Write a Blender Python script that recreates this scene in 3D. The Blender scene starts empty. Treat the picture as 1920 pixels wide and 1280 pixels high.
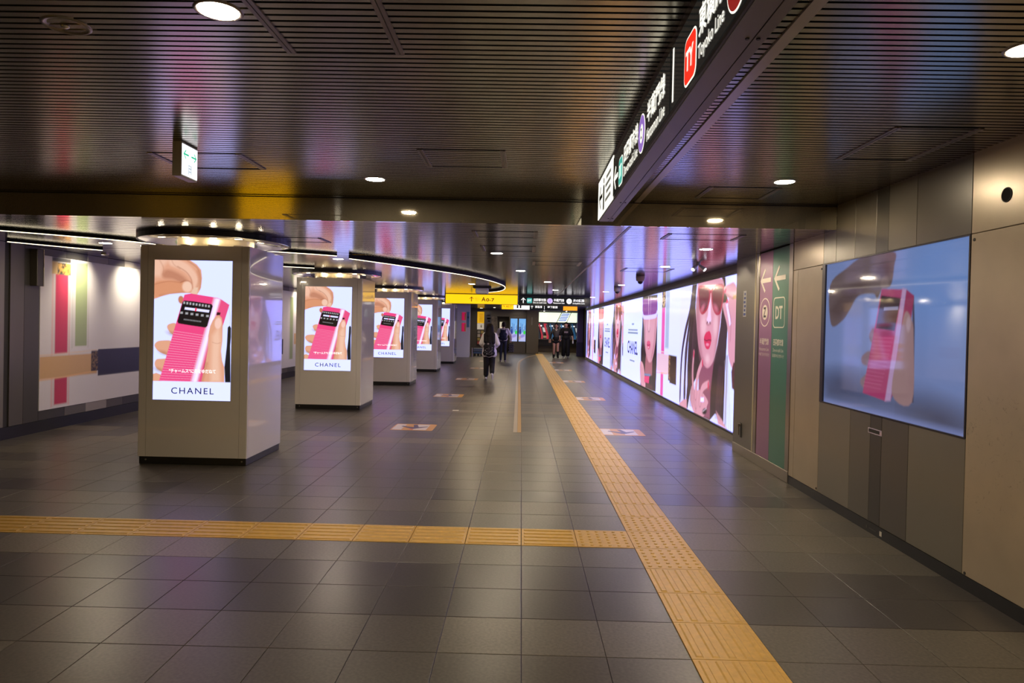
import bpy, bmesh, math, random
import numpy as np
from mathutils import Vector, Matrix, Quaternion
R = random.Random(7)
SC = bpy.context.scene
COL = SC.collection
PI = math.pi

# ---------------------------------------------------------------- camera, world, exposure
cam_d = bpy.data.cameras.new('camera')
cam_d.sensor_width = 36.0
cam_d.lens = 24.0
cam_d.clip_end = 200
cam = bpy.data.objects.new('camera', cam_d)
COL.objects.link(cam)
CAM_YAW, CAM_PITCH, CAM_ROLL = math.atan(25/1280), -math.atan(15/1280), 0.0215
cam.matrix_world = (Matrix.Translation((0, 0, 1.55)) @ Matrix.Rotation(CAM_YAW, 4, 'Z')
                    @ Matrix.Rotation(PI/2 + CAM_PITCH, 4, 'X') @ Matrix.Rotation(CAM_ROLL, 4, 'Z'))
cam_d.shift_y = -15/1920
SC.camera = cam
W = bpy.data.worlds.new('world')
SC.world = W
W.use_nodes = True
W.node_tree.nodes['Background'].inputs[0].default_value = (0.02, 0.019, 0.02, 1)
W.node_tree.nodes['Background'].inputs[1].default_value = 1.0
SC.view_settings.view_transform = 'Standard'
SC.view_settings.look = 'None'
SC.view_settings.gamma = 1
SC.view_settings.use_curve_mapping = False
SC.view_settings.exposure = 0.0
LAMP = 380.0          # radiance of a downlight's diffuser
SCREEN = 1.0          # radiance of screen white

# ---------------------------------------------------------------- materials
def lin(c):
    c = np.asarray(c, float)/255.0
    return np.where(c <= 0.04045, c/12.92, ((c+0.055)/1.055)**2.4)
def rgb(*c):
    return tuple(float(v) for v in lin(c))
MATS = {}
def mat(name, col, rough=0.5, metal=0.0, emit=None, es=1.0, spec=0.5, coat=0.0, noise=0.0, nscale=30.0, bump=0.0, bscale=200.0, stretch=None):
    if name in MATS:
        return MATS[name]
    m = bpy.data.materials.new(name)
    m.use_nodes = True
    nt = m.node_tree
    b = nt.nodes['Principled BSDF']
    b.inputs['Base Color'].default_value = (*col, 1)
    b.inputs['Roughness'].default_value = rough
    b.inputs['Metallic'].default_value = metal
    b.inputs['Specular IOR Level'].default_value = spec
    b.inputs['Coat Weight'].default_value = coat
    if coat: b.inputs['Coat IOR'].default_value = 1.8
    if emit:
        b.inputs['Emission Color'].default_value = (*emit, 1)
        b.inputs['Emission Strength'].default_value = es
    if noise or bump:
        tc = nt.nodes.new('ShaderNodeTexCoord')
        mp = nt.nodes.new('ShaderNodeMapping')
        if stretch:
            mp.inputs['Scale'].default_value = stretch
        nt.links.new(tc.outputs['Object'], mp.inputs[0])
    if noise:
        n = nt.nodes.new('ShaderNodeTexNoise')
        n.inputs['Scale'].default_value = nscale
        n.inputs['Detail'].default_value = 6
        nt.links.new(mp.outputs[0], n.inputs['Vector'])
        r = nt.nodes.new('ShaderNodeMapRange')
        r.inputs['From Min'].default_value = 0.3
        r.inputs['From Max'].default_value = 0.7
        r.inputs['To Min'].default_value = 1-noise
        r.inputs['To Max'].default_value = 1+noise
        nt.links.new(n.outputs[0], r.inputs[0])
        x = nt.nodes.new('ShaderNodeVectorMath')
        x.operation = 'SCALE'
        x.inputs[0].default_value = col
        nt.links.new(r.outputs[0], x.inputs['Scale'])
        nt.links.new(x.outputs[0], b.inputs['Base Color'])
    if bump:
        n2 = nt.nodes.new('ShaderNodeTexNoise')
        n2.inputs['Scale'].default_value = bscale
        nt.links.new(mp.outputs[0], n2.inputs['Vector'])
        bp = nt.nodes.new('ShaderNodeBump')
        bp.inputs['Strength'].default_value = bump
        bp.inputs['Distance'].default_value = 0.002
        nt.links.new(n2.outputs[0], bp.inputs['Height'])
        nt.links.new(bp.outputs[0], b.inputs['Normal'])
    MATS[name] = m
    return m
def attr_mat(name, rough=0.15, strength=None, tint=(1, 1, 1), spec=0.5):
    """colour printed on or shown by a flat panel, read from the mesh's colour attribute"""
    m = bpy.data.materials.new(name)
    m.use_nodes = True
    nt = m.node_tree
    b = nt.nodes['Principled BSDF']
    b.inputs['Roughness'].default_value = rough
    b.inputs['Specular IOR Level'].default_value = spec
    a = nt.nodes.new('ShaderNodeAttribute')
    a.attribute_name = 'Col'
    if strength is None:
        nt.links.new(a.outputs['Color'], b.inputs['Base Color'])
    else:
        b.inputs['Base Color'].default_value = (0.01, 0.01, 0.012, 1)
        x = nt.nodes.new('ShaderNodeVectorMath')
        x.operation = 'MULTIPLY'
        x.inputs[1].default_value = tint
        nt.links.new(a.outputs['Color'], x.inputs[0])
        nt.links.new(x.outputs[0], b.inputs['Emission Color'])
        b.inputs['Emission Strength'].default_value = strength
    MATS[name] = m
    return m

# ---------------------------------------------------------------- mesh helpers
class MB:
    def __init__(s):
        s.v = []; s.f = []; s.m = []
    def add(s, vs, fs, mi=0):
        o = len(s.v)
        s.v += [tuple(v) for v in vs]
        s.f += [tuple(i+o for i in f) for f in fs]
        s.m += [mi]*len(fs)
        return s
    def box(s, x0, x1, y0, y1, z0, z1, mi=0):
        x0, x1 = sorted((x0, x1)); y0, y1 = sorted((y0, y1)); z0, z1 = sorted((z0, z1))
        return s.add([(x0,y0,z0),(x1,y0,z0),(x1,y1,z0),(x0,y1,z0),(x0,y0,z1),(x1,y0,z1),(x1,y1,z1),(x0,y1,z1)],
                     [(0,3,2,1),(4,5,6,7),(0,1,5,4),(1,2,6,5),(2,3,7,6),(3,0,4,7)], mi)
    def bbox(s, x0, x1, y0, y1, z0, z1, b=0.004, mi=0):
        """box with its edges chamfered"""
        x0, x1 = sorted((x0, x1)); y0, y1 = sorted((y0, y1)); z0, z1 = sorted((z0, z1))
        bm = bmesh.new()
        bmesh.ops.create_cube(bm, size=1, matrix=Matrix.Translation(((x0+x1)/2,(y0+y1)/2,(z0+z1)/2)) @ Matrix.Diagonal((x1-x0,y1-y0,z1-z0,1)))
        bmesh.ops.bevel(bm, geom=bm.edges[:], offset=b, segments=1, affect='EDGES')
        bm.verts.index_update()
        s.add([v.co[:] for v in bm.verts], [[v.index for v in f.verts] for f in bm.faces], mi)
        bm.free()
        return s
    def cyl(s, p0, p1, r0, r1=None, n=20, mi=0, caps=True):
        r1 = r0 if r1 is None else r1
        p0 = Vector(p0); p1 = Vector(p1)
        d = (p1-p0).normalized()
        a = d.orthogonal().normalized(); b = d.cross(a)
        vs = []
        for p, r in ((p0, r0), (p1, r1)):
            vs += [p + a*(r*math.cos(2*PI*i/n)) + b*(r*math.sin(2*PI*i/n)) for i in range(n)]
        fs = [(i, (i+1) % n, n+(i+1) % n, n+i) for i in range(n)]
        if caps:
            fs += [tuple(range(n-1, -1, -1)), tuple(range(n, 2*n))]
        return s.add(vs, fs, mi)
    def lathe(s, prof, c=(0,0,0), n=32, mi=0, closed=False):
        vs = []; k = len(prof)
        for i in range(n):
            a = 2*PI*i/n
            vs += [(c[0]+r*math.cos(a), c[1]+r*math.sin(a), c[2]+z) for r, z in prof]
        fs = []
        for i in range(n):
            j = (i+1) % n
            for q in range(k if closed else k-1):
                w = (q+1) % k
                fs.append((i*k+q, j*k+q, j*k+w, i*k+w))
        return s.add(vs, fs, mi)
    def prism(s, poly, o, u, v, n, t, mi=0):
        """flat outline poly (2D) laid at o along u,v and given the thickness t along n"""
        o = Vector(o); u = Vector(u); v = Vector(v); n = Vector(n)
        k = len(poly)
        A = sum(poly[i][0]*poly[(i+1)%k][1]-poly[(i+1)%k][0]*poly[i][1] for i in range(k))
        if A < 0: poly = poly[::-1]
        a = [o+u*p[0]+v*p[1] for p in poly]
        b = [q+n*t for q in a]
        fs = [tuple(range(k, 2*k)), tuple(range(k-1, -1, -1))]
        fs += [(i, (i+1) % k, k+(i+1) % k, k+i) for i in range(k)]
        return s.add(a+b, fs, mi)
    def ring(s, r0, r1, o, u, v, n, t, seg=40, mi=0):
        for i in range(seg):
            a, b = 2*PI*i/seg, 2*PI*(i+1)/seg
            s.prism([(r0*math.cos(a), r0*math.sin(a)), (r1*math.cos(a), r1*math.sin(a)), (r1*math.cos(b), r1*math.sin(b)), (r0*math.cos(b), r0*math.sin(b))], o, u, v, n, t, mi)
        return s
    def sphere(s, c, rx, ry, rz, nu=16, nv=10, mi=0):
        vs = [(c[0], c[1], c[2]-rz)]
        for j in range(1, nv):
            t = PI*j/nv - PI/2
            vs += [(c[0]+rx*math.cos(t)*math.cos(2*PI*i/nu), c[1]+ry*math.cos(t)*math.sin(2*PI*i/nu), c[2]+rz*math.sin(t)) for i in range(nu)]
        vs.append((c[0], c[1], c[2]+rz))
        fs = [(0, 1+(i+1) % nu, 1+i) for i in range(nu)]
        for j in range(nv-2):
            a = 1+j*nu
            fs += [(a+i, a+(i+1) % nu, a+nu+(i+1) % nu, a+nu+i) for i in range(nu)]
        a = 1+(nv-2)*nu; t = len(vs)-1
        fs += [(a+i, a+(i+1) % nu, t) for i in range(nu)]
        return s.add(vs, fs, mi)
ORG = {}
def obj(name, mb, m, parent=None, origin=None, smooth=False):
    """link a mesh given in world coordinates; a part takes its thing's origin"""
    o0 = Vector(origin) if origin is not None else (ORG[parent.name] if parent else Vector((0,0,0)))
    me = bpy.data.meshes.new(name)
    me.from_pydata([(v[0]-o0.x, v[1]-o0.y, v[2]-o0.z) for v in mb.v], [], mb.f)
    ms = m if isinstance(m, (list, tuple)) else [m]
    for q in ms: me.materials.append(q)
    if len(ms) > 1:
        me.polygons.foreach_set('material_index', mb.m)
    if smooth:
        me.polygons.foreach_set('use_smooth', [True]*len(me.polygons))
    me.update()
    return link(name, me, parent, o0)
def link(name, me, parent, o0):
    ob = bpy.data.objects.new(name, me)
    COL.objects.link(ob)
    if parent:
        ob.parent = parent
        ob.location = o0 - ORG[parent.name]
    else:
        ob.location = o0
    ORG[ob.name] = Vector(o0)
    return ob
def tag(o, label=None, cat=None, group=None, kind=None):
    if label: o['label'] = label
    if cat: o['category'] = cat
    if group: o['group'] = group
    if kind: o['kind'] = kind
    return o
def thing(name, loc, label, cat, group=None):
    o = bpy.data.objects.new(name, None)
    o.empty_display_size = 0.1
    COL.objects.link(o)
    o.location = loc
    ORG[o.name] = Vector(loc)
    return tag(o, label, cat, group)
def base(name, loc):
    o = bpy.data.objects.new(name, None); o.empty_display_size = 0.1
    COL.objects.link(o); o.location = loc; ORG[o.name] = Vector(loc); o['kind'] = 'structure'
    return o
def struct(name, mb, m, parent=None, origin=None):
    o = obj(name, mb, m, parent, origin)
    if not parent: o['kind'] = 'structure'
    return o
def copy_tree(o, loc=None, parent=None):
    c = o.copy()
    COL.objects.link(c)
    if parent: c.parent = parent
    if loc is not None: c.location = loc
    for ch in [x for x in bpy.data.objects if x.parent == o]:
        copy_tree(ch, None, c)
    return c
def ribbon_text(name, txt, m, parent, pos, right, up, w=None, h=None, bold=0.0, align='CENTER', t=0.0015, sx=1.0, space=1.0):
    """lettering as thin raised mesh; pos is its middle (or left middle), w/h the size it is fitted to"""
    cu = bpy.data.curves.new('lettering', 'FONT')
    cu.body = txt
    cu.size = 1.0
    cu.resolution_u = 3
    cu.offset = bold
    cu.space_character = space
    tmp = bpy.data.objects.new('lettering_tmp', cu)
    COL.objects.link(tmp)
    dg = bpy.context.evaluated_depsgraph_get()
    me = bpy.data.meshes.new_from_object(tmp.evaluated_get(dg))
    bpy.data.objects.remove(tmp)
    bpy.data.curves.remove(cu)
    n = len(me.vertices)
    co = np.empty(n*3); me.vertices.foreach_get('co', co); co = co.reshape(-1, 3)
    lo, hi = co.min(0), co.max(0)
    s = (h/(hi[1]-lo[1])) if h else (w/(hi[0]-lo[0]))
    s_x = s*sx
    if h and w: s_x = w/(hi[0]-lo[0])
    cx = (lo[0]+hi[0])/2 if align == 'CENTER' else lo[0]
    right = Vector(right); up = Vector(up); nn = right.cross(up)
    o0 = ORG[parent.name] if parent else Vector((0,0,0))
    P = Vector(pos) - o0
    x = (co[:, 0]-cx)*s_x; y = (co[:, 1]-(lo[1]+hi[1])/2)*s
    out = np.outer(x, right) + np.outer(y, up) + np.array(P + nn*t)
    me.vertices.foreach_set('co', out.ravel())
    me.materials.clear(); me.materials.append(m)
    me.name = name
    me.update()
    ob = bpy.data.objects.new(name, me)
    COL.objects.link(ob)
    ob.parent = parent
    ORG[ob.name] = o0
    return ob
def rrect(w, h, r, n=6):
    p = []
    for cx, cy, a in ((w/2-r, h/2-r, 0), (-w/2+r, h/2-r, PI/2), (-w/2+r, -h/2+r, PI), (w/2-r, -h/2+r, 3*PI/2)):
        p += [(cx+r*math.cos(a+PI/2*i/n), cy+r*math.sin(a+PI/2*i/n)) for i in range(n+1)]
    return p
def disc(r, n=32):
    return [(r*math.cos(2*PI*i/n), r*math.sin(2*PI*i/n)) for i in range(n)]
def arrow_poly(L, a):
    """arrow pointing to -x, overall length L"""
    w = L*0.075
    k = L*0.42
    s = w*1.42
    return [(-L/2, 0), (-L/2+k, k), (-L/2+k+s*.7, k-s*.7), (-L/2+2.4*w+s*.3, w), (L/2, w), (L/2, -w), (-L/2+2.4*w+s*.3, -w), (-L/2+k+s*.7, -k+s*.7), (-L/2+k, -k)]
def rot2(p, a):
    c, s = math.cos(a), math.sin(a)
    return [(x*c-y*s, x*s+y*c) for x, y in p]

# ---------------------------------------------------------------- painter for prints and screens
def smooth(pts, n=5, closed=True):
    P = [np.array(p, float) for p in pts]
    k = len(P); out = []
    for i in range(k if closed else k-1):
        if closed: a, b, c, d = P[i-1], P[i], P[(i+1) % k], P[(i+2) % k]
        else: a, b, c, d = P[max(i-1, 0)], P[i], P[i+1], P[min(i+2, k-1)]
        for q in range(n):
            t = q/n
            out.append(tuple(0.5*((2*b)+(-a+c)*t+(2*a-5*b+4*c-d)*t*t+(-a+3*b-3*c+d)*t**3)))
    if not closed: out.append(tuple(P[-1]))
    return out
class Canvas:
    """w x h metres, y upwards; every grid point holds a colour"""
    def __init__(s, x0, x1, y0, y1, res, bg):
        s.x0, s.x1, s.y0, s.y1 = x0, x1, y0, y1
        s.nx = max(2, int(round((x1-x0)/res))+1); s.ny = max(2, int(round((y1-y0)/res))+1)
        s.X, s.Y = np.meshgrid(np.linspace(x0, x1, s.nx), np.linspace(y0, y1, s.ny))
        s.res = res
        s.a = np.empty((s.ny, s.nx, 3)); s.a[:] = lin(bg)
    def blend(s, sl, d, col, feather, alpha):
        f = max(feather, s.res)*0.5
        w = np.clip(0.5-d/(2*f), 0, 1)*alpha
        s.a[sl] += (lin(col)-s.a[sl])*w[..., None]
    def window(s, x0, x1, y0, y1):
        i0 = int(np.clip(np.floor((x0-s.x0)/(s.x1-s.x0)*(s.nx-1)), 0, s.nx)); i1 = int(np.clip(np.ceil((x1-s.x0)/(s.x1-s.x0)*(s.nx-1))+1, 0, s.nx))
        j0 = int(np.clip(np.floor((y0-s.y0)/(s.y1-s.y0)*(s.ny-1)), 0, s.ny)); j1 = int(np.clip(np.ceil((y1-s.y0)/(s.y1-s.y0)*(s.ny-1))+1, 0, s.ny))
        return np.s_[j0:j1, i0:i1]
    def poly(s, pts, col, feather=0.0, alpha=1.0, sm=False):
        if sm: pts = smooth(pts)
        P = np.array(pts, float)
        f = max(feather, s.res)
        sl = s.window(P[:, 0].min()-f, P[:, 0].max()+f, P[:, 1].min()-f, P[:, 1].max()+f)
        X, Y = s.X[sl], s.Y[sl]
        if X.size == 0: return
        d2 = np.full(X.shape, 1e9); ins = np.zeros(X.shape, bool)
        for i in range(len(P)):
            a, b = P[i-1], P[i]
            e = b-a; L = e @ e
            if L < 1e-14: continue
            wx, wy = X-a[0], Y-a[1]
            t = np.clip((wx*e[0]+wy*e[1])/L, 0, 1)
            d2 = np.minimum(d2, (wx-e[0]*t)**2+(wy-e[1]*t)**2)
            c = ((a[1] > Y) != (b[1] > Y))
            with np.errstate(divide='ignore', invalid='ignore'):
                xi = a[0]+(Y-a[1])*e[0]/e[1] if e[1] != 0 else X
            ins ^= c & (X < xi)
        d = np.sqrt(d2); d[ins] *= -1
        s.blend(sl, d, col, feather, alpha)
    def rect(s, x0, x1, y0, y1, col, feather=0.0, alpha=1.0):
        s.poly([(x0, y0), (x1, y0), (x1, y1), (x0, y1)], col, feather, alpha)
    def ell(s, cx, cy, rx, ry, col, rot=0, feather=0.0, alpha=1.0):
        m = max(rx, ry)+max(feather, s.res)
        sl = s.window(cx-m, cx+m, cy-m, cy+m)
        X, Y = s.X[sl]-cx, s.Y[sl]-cy
        c, q = math.cos(rot), math.sin(rot)
        u, v = X*c+Y*q, -X*q+Y*c
        k = np.sqrt((u/rx)**2+(v/ry)**2)
        s.blend(sl, (k-1)*min(rx, ry), col, feather, alpha)
    def stroke(s, pts, w, col, feather=0.0, alpha=1.0, w1=None):
        P = smooth(pts, 5, False) if len(pts) > 2 else pts
        P = np.array(P, float)
        w1 = w if w1 is None else w1
        f = max(feather, s.res)+max(w, w1)
        sl = s.window(P[:, 0].min()-f, P[:, 0].max()+f, P[:, 1].min()-f, P[:, 1].max()+f)
        X, Y = s.X[sl], s.Y[sl]
        if X.size == 0: return
        d = np.full(X.shape, 1e9); n = len(P)-1
        for i in range(n):
            a, b = P[i], P[i+1]; e = b-a; L = e @ e
            if L < 1e-14: continue
            wx, wy = X-a[0], Y-a[1]
            t = np.clip((wx*e[0]+wy*e[1])/L, 0, 1)
            d = np.minimum(d, np.sqrt((wx-e[0]*t)**2+(wy-e[1]*t)**2)-(w+(w1-w)*(i+t)/n)/2)
        s.blend(sl, d, col, feather, alpha)
    def mesh(s, name, m, parent, o, right, up, tone=None):
        """the picture as a flat fine grid; o is the world place of canvas (0,0)"""
        right = np.array(right, float); up = np.array(up, float)
        o0 = ORG[parent.name]
        co = s.X.ravel()[:, None]*right + s.Y.ravel()[:, None]*up + np.array(Vector(o)-o0)
        me = bpy.data.meshes.new(name)
        nv = s.nx*s.ny; nf = (s.nx-1)*(s.ny-1)
        j, i = np.meshgrid(np.arange(s.ny-1), np.arange(s.nx-1), indexing='ij')
        a = (j*s.nx+i).ravel()
        F = np.stack([a, a+1, a+1+s.nx, a+s.nx], 1).ravel()
        me.vertices.add(nv); me.loops.add(nf*4); me.polygons.add(nf)
        me.vertices.foreach_set('co', co.ravel())
        me.loops.foreach_set('vertex_index', F)
        me.polygons.foreach_set('loop_start', np.arange(0, nf*4, 4))
        me.update(calc_edges=True)
        at = me.attributes.new('Col', 'FLOAT_COLOR', 'POINT')
        a = s.a.reshape(-1, 3)
        if tone is not None:                     # colours keep their hue under the panel's cold white
            k = np.clip((a.min(1)/np.maximum(a.max(1), 1e-6)-0.62)/0.13, 0, 1)[:, None]*np.clip((a.max(1)-0.55)/0.3, 0, 1)[:, None]
            a = a/(np.array(tone)*(1-k)+k)
        rgba = np.ones((nv, 4), np.float32); rgba[:, :3] = a
        at.data.foreach_set('color', rgba.ravel())
        me.materials.append(m)
        return link(name, me, parent, o0)

# ---------------------------------------------------------------- shared materials
M_SLAT = mat('bronze ceiling slat', (0.44, 0.41, 0.33), rough=0.22, metal=1.0)
M_SLAT2 = mat('pale bronze ceiling slat', (0.44, 0.41, 0.40), rough=0.15, metal=1.0)
M_VOID = mat('black ceiling void', (0.006, 0.006, 0.006), rough=0.9)
M_STRIP = mat('bronze ceiling strip', (0.30, 0.26, 0.23), rough=0.35, metal=0.8)
M_BULK = mat('polished bronze bulkhead', (0.56, 0.49, 0.36), rough=0.035, metal=0.80)
M_GROUT = mat('grout', (0.15, 0.12, 0.085), rough=0.8)
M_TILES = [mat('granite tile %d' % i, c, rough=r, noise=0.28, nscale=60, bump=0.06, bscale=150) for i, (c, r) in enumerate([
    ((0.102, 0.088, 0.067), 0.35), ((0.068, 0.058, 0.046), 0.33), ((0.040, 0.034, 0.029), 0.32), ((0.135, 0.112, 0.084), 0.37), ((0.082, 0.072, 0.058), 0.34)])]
M_TACT = mat('yellow tactile tile', (0.66, 0.38, 0.06), rough=0.40, noise=0.10, nscale=25)
M_BLACK = mat('black satin', (0.010, 0.010, 0.010), rough=0.35)
M_PLINTH = mat('black plinth', (0.012, 0.012, 0.012), rough=0.3)
M_WHITE = mat('white gloss enamel', (0.80, 0.74, 0.66), rough=0.12, coat=1.0, spec=0.9, bump=0.05, bscale=5.0)
M_SEAM = mat('dark seam', (0.03, 0.027, 0.024), rough=0.7)
M_BEIGE = mat('beige wall panel', (0.44, 0.36, 0.25), rough=0.30, metal=0.25, noise=0.07, nscale=3)
def scuffed():
    m = M_BEIGE.copy(); m.name = 'scuffed beige wall panel'; nt = m.node_tree; b = nt.nodes['Principled BSDF']
    src = b.inputs['Base Color'].links[0].from_socket
    tc = nt.nodes.new('ShaderNodeTexCoord')
    def node(t, **k):
        n = nt.nodes.new(t)
        for a, v in k.items(): setattr(n, a, v)
        return n
    nz = node('ShaderNodeTexNoise'); nz.inputs['Scale'].default_value = 7.0; nz.inputs['Detail'].default_value = 3; nz.inputs['Distortion'].default_value = 2.5
    nt.links.new(tc.outputs['Object'], nz.inputs['Vector'])
    d = node('ShaderNodeMath', operation='SUBTRACT'); d.inputs[1].default_value = 0.5; nt.links.new(nz.outputs[0], d.inputs[0])
    ab = node('ShaderNodeMath', operation='ABSOLUTE'); nt.links.new(d.outputs[0], ab.inputs[0])
    th = node('ShaderNodeMath', operation='LESS_THAN'); th.inputs[1].default_value = 0.0035; nt.links.new(ab.outputs[0], th.inputs[0])
    n2 = node('ShaderNodeTexNoise'); n2.inputs['Scale'].default_value = 14.0; nt.links.new(tc.outputs['Object'], n2.inputs['Vector'])
    g2 = node('ShaderNodeMath', operation='GREATER_THAN'); g2.inputs[1].default_value = 0.53; nt.links.new(n2.outputs[0], g2.inputs[0])
    ds = node('ShaderNodeVectorMath', operation='DISTANCE'); ds.inputs[1].default_value = (XR, 3.95, 0.85); nt.links.new(tc.outputs['Object'], ds.inputs[0])
    l = node('ShaderNodeMath', operation='LESS_THAN'); l.inputs[1].default_value = 0.38; nt.links.new(ds.outputs['Value'], l.inputs[0])
    m1 = node('ShaderNodeMath', operation='MULTIPLY'); nt.links.new(th.outputs[0], m1.inputs[0]); nt.links.new(l.outputs[0], m1.inputs[1])
    m2 = node('ShaderNodeMath', operation='MULTIPLY'); nt.links.new(m1.outputs[0], m2.inputs[0]); nt.links.new(g2.outputs[0], m2.inputs[1])
    m3 = node('ShaderNodeMath', operation='MULTIPLY'); m3.inputs[1].default_value = 0.6; nt.links.new(m2.outputs[0], m3.inputs[0])
    mx = node('ShaderNodeMix', data_type='RGBA'); nt.links.new(m3.outputs[0], mx.inputs[0]); nt.links.new(src, mx.inputs[6]); mx.inputs[7].default_value = (0.08, 0.065, 0.05, 1)
    nt.links.new(mx.outputs[2], b.inputs['Base Color'])
    return m
M_GREYS = [mat('grey wall panel %d' % i, c, rough=0.32, metal=0.3) for i, c in enumerate([(0.24, 0.215, 0.17), (0.155, 0.14, 0.115), (0.075, 0.07, 0.06), (0.12, 0.108, 0.09), (0.21, 0.19, 0.15), (0.36, 0.32, 0.27)])]
M_STEEL = mat('brushed bronze steel', (0.34, 0.30, 0.245), rough=0.28, metal=0.9)
M_CHROME = mat('polished steel', (0.85, 0.82, 0.76), rough=0.06, metal=1.0)
M_CREAM = mat('cream column enamel', (0.70, 0.60, 0.40), rough=0.2)
M_LAMP = mat('lamp diffuser', (0.9, 0.9, 0.9), emit=(1.0, 0.83, 0.60), es=LAMP)
M_LAMPK = mat('small lamp lens', (0.9, 0.9, 0.9), emit=(1.0, 0.88, 0.66), es=55.0)
M_LINE = mat('warm light line', (0.9, 0.9, 0.9), emit=(1.0, 0.86, 0.58), es=2.6)
M_SIGNB = mat('black sign glass', (0.012, 0.014, 0.013), rough=0.12, emit=(0.4, 0.45, 0.42), es=0.018)
M_SIGNH = mat('dark bronze sign housing', (0.055, 0.05, 0.048), rough=0.35, metal=0.5)
M_SIGNU = mat('grey lilac sign underside', (0.26, 0.24, 0.25), rough=0.4, metal=0.3)
M_LITW = mat('lit white', (0.8, 0.8, 0.8), emit=(1.0, 0.98, 0.86), es=1.15)
M_LITG = mat('lit white panel', (0.8, 0.8, 0.8), emit=(1.0, 1.0, 1.12), es=1.3)
M_INK = mat('black print', (0.01, 0.01, 0.01), rough=0.4)
M_TEAL = mat('lit teal', (0.1, 0.4, 0.36), emit=rgb(70, 170, 155), es=1.0)
M_PURPLE = mat('lit purple', (0.3, 0.2, 0.5), emit=rgb(140, 105, 190), es=1.0)
M_RED = mat('lit red', (0.7, 0.05, 0.03), emit=rgb(250, 45, 25), es=1.0)
M_MAROON = mat('lit maroon', (0.3, 0.02, 0.02), emit=rgb(140, 28, 25), es=0.9)
M_YEL = mat('lit yellow', (0.8, 0.5, 0.02), emit=rgb(255, 196, 8), es=1.25)
M_ORA = mat('lit orange', (0.8, 0.4, 0.02), emit=rgb(255, 160, 10), es=1.1)
M_GRNLIT = mat('exit green', (0.02, 0.5, 0.3), emit=rgb(20, 190, 140), es=1.0)
M_GREYLIT = mat('grey print on lit panel', (0.2, 0.3, 0.3), emit=rgb(110, 150, 160), es=0.8)
M_NAVY = mat('navy print', (0.01, 0.01, 0.05), emit=rgb(25, 25, 80), es=0.6)
M_WPRINT = mat('cream print', (0.75, 0.70, 0.60), rough=0.4)

H1, H2, BK = 2.66, 2.45, 6.05          # near ceiling, far ceiling, where the ceiling drops
XR, XL = 2.71, -6.43                   # right and left wall faces
YB, YE = -7.0, 44.0                    # back of the hall, far end

# ---------------------------------------------------------------- floor
floor = struct('floor', MB().box(-9, 4.2, YB, YE+2, -0.12, -0.012), M_GROUT)
T = 0.4
G0x, G0y, GA = 0.015, 4.8, 0.0065
def gp(x, y, z=0.0):
    """floor grid to world: the paving runs a touch off the corridor's axis"""
    c, s = math.cos(GA), math.sin(GA)
    y2 = y-3.0
    return (x*c-y2*s, 3.0+x*s+y2*c, z)
tile_me = []
for m in M_TILES:
    mb = MB()
    g = 0.0014; b = 0.002; h = T/2-g
    mb.add([(-h,-h,-0.012),(h,-h,-0.012),(h,h,-0.012),(-h,h,-0.012),(-h,-h,-b*.5),(h,-h,-b*.5),(h,h,-b*.5),(-h,h,-b*.5),(-h+b,-h+b,0),(h-b,-h+b,0),(h-b,h-b,0),(-h+b,h-b,0)],
           [(8,9,10,11),(4,5,9,8),(5,6,10,9),(6,7,11,10),(7,4,8,11),(0,1,5,4),(1,2,6,5),(2,3,7,6),(3,0,4,7)])
    me = bpy.data.meshes.new('tile'); me.from_pydata(mb.v, [], mb.f); me.materials.append(m); me.update()
    tile_me.append((me, mb))
cells = []
for r in range(-30, 103):
    yc = G0y+(r+0.5)*T
    if yc > YE-0.6: continue
    run = 0; sh = 0
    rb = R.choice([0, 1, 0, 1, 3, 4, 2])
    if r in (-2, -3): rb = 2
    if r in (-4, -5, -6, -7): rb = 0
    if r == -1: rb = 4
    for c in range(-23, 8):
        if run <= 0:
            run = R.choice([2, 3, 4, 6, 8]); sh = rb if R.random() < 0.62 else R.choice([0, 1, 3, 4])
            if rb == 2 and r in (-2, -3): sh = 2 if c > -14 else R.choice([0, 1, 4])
        run -= 1
        xc = G0x+(c+0.5)*T
        if xc < -8.5: continue
        if c == 2: continue                                  # the tactile strip lies here
        if r == 0 and c < 2: continue                        # and its branch here
        cells.append((xc, yc, sh))
def in_view(x, y):
    return y > 2.3 and -0.80*y-0.4 < x < 0.74*y+0.4 and x < XR and x > XL and not (-4.1 < x < -2.9 and 7.15 < y < 8.15)
vis = sorted([q for q in cells if in_view(q[0], q[1])], key=lambda q: q[1])[:300]
vs = set(vis)
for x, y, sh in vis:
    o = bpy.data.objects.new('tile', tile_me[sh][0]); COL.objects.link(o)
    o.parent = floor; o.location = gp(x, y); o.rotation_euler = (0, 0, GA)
rest = MB()
for q in cells:
    if q in vs: continue
    me, mb = tile_me[q[2]]
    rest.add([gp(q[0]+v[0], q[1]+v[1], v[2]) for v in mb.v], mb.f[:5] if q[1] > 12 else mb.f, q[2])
o = obj('floor_tiles', rest, M_TILES, floor); o['kind'] = 'stuff'

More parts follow.
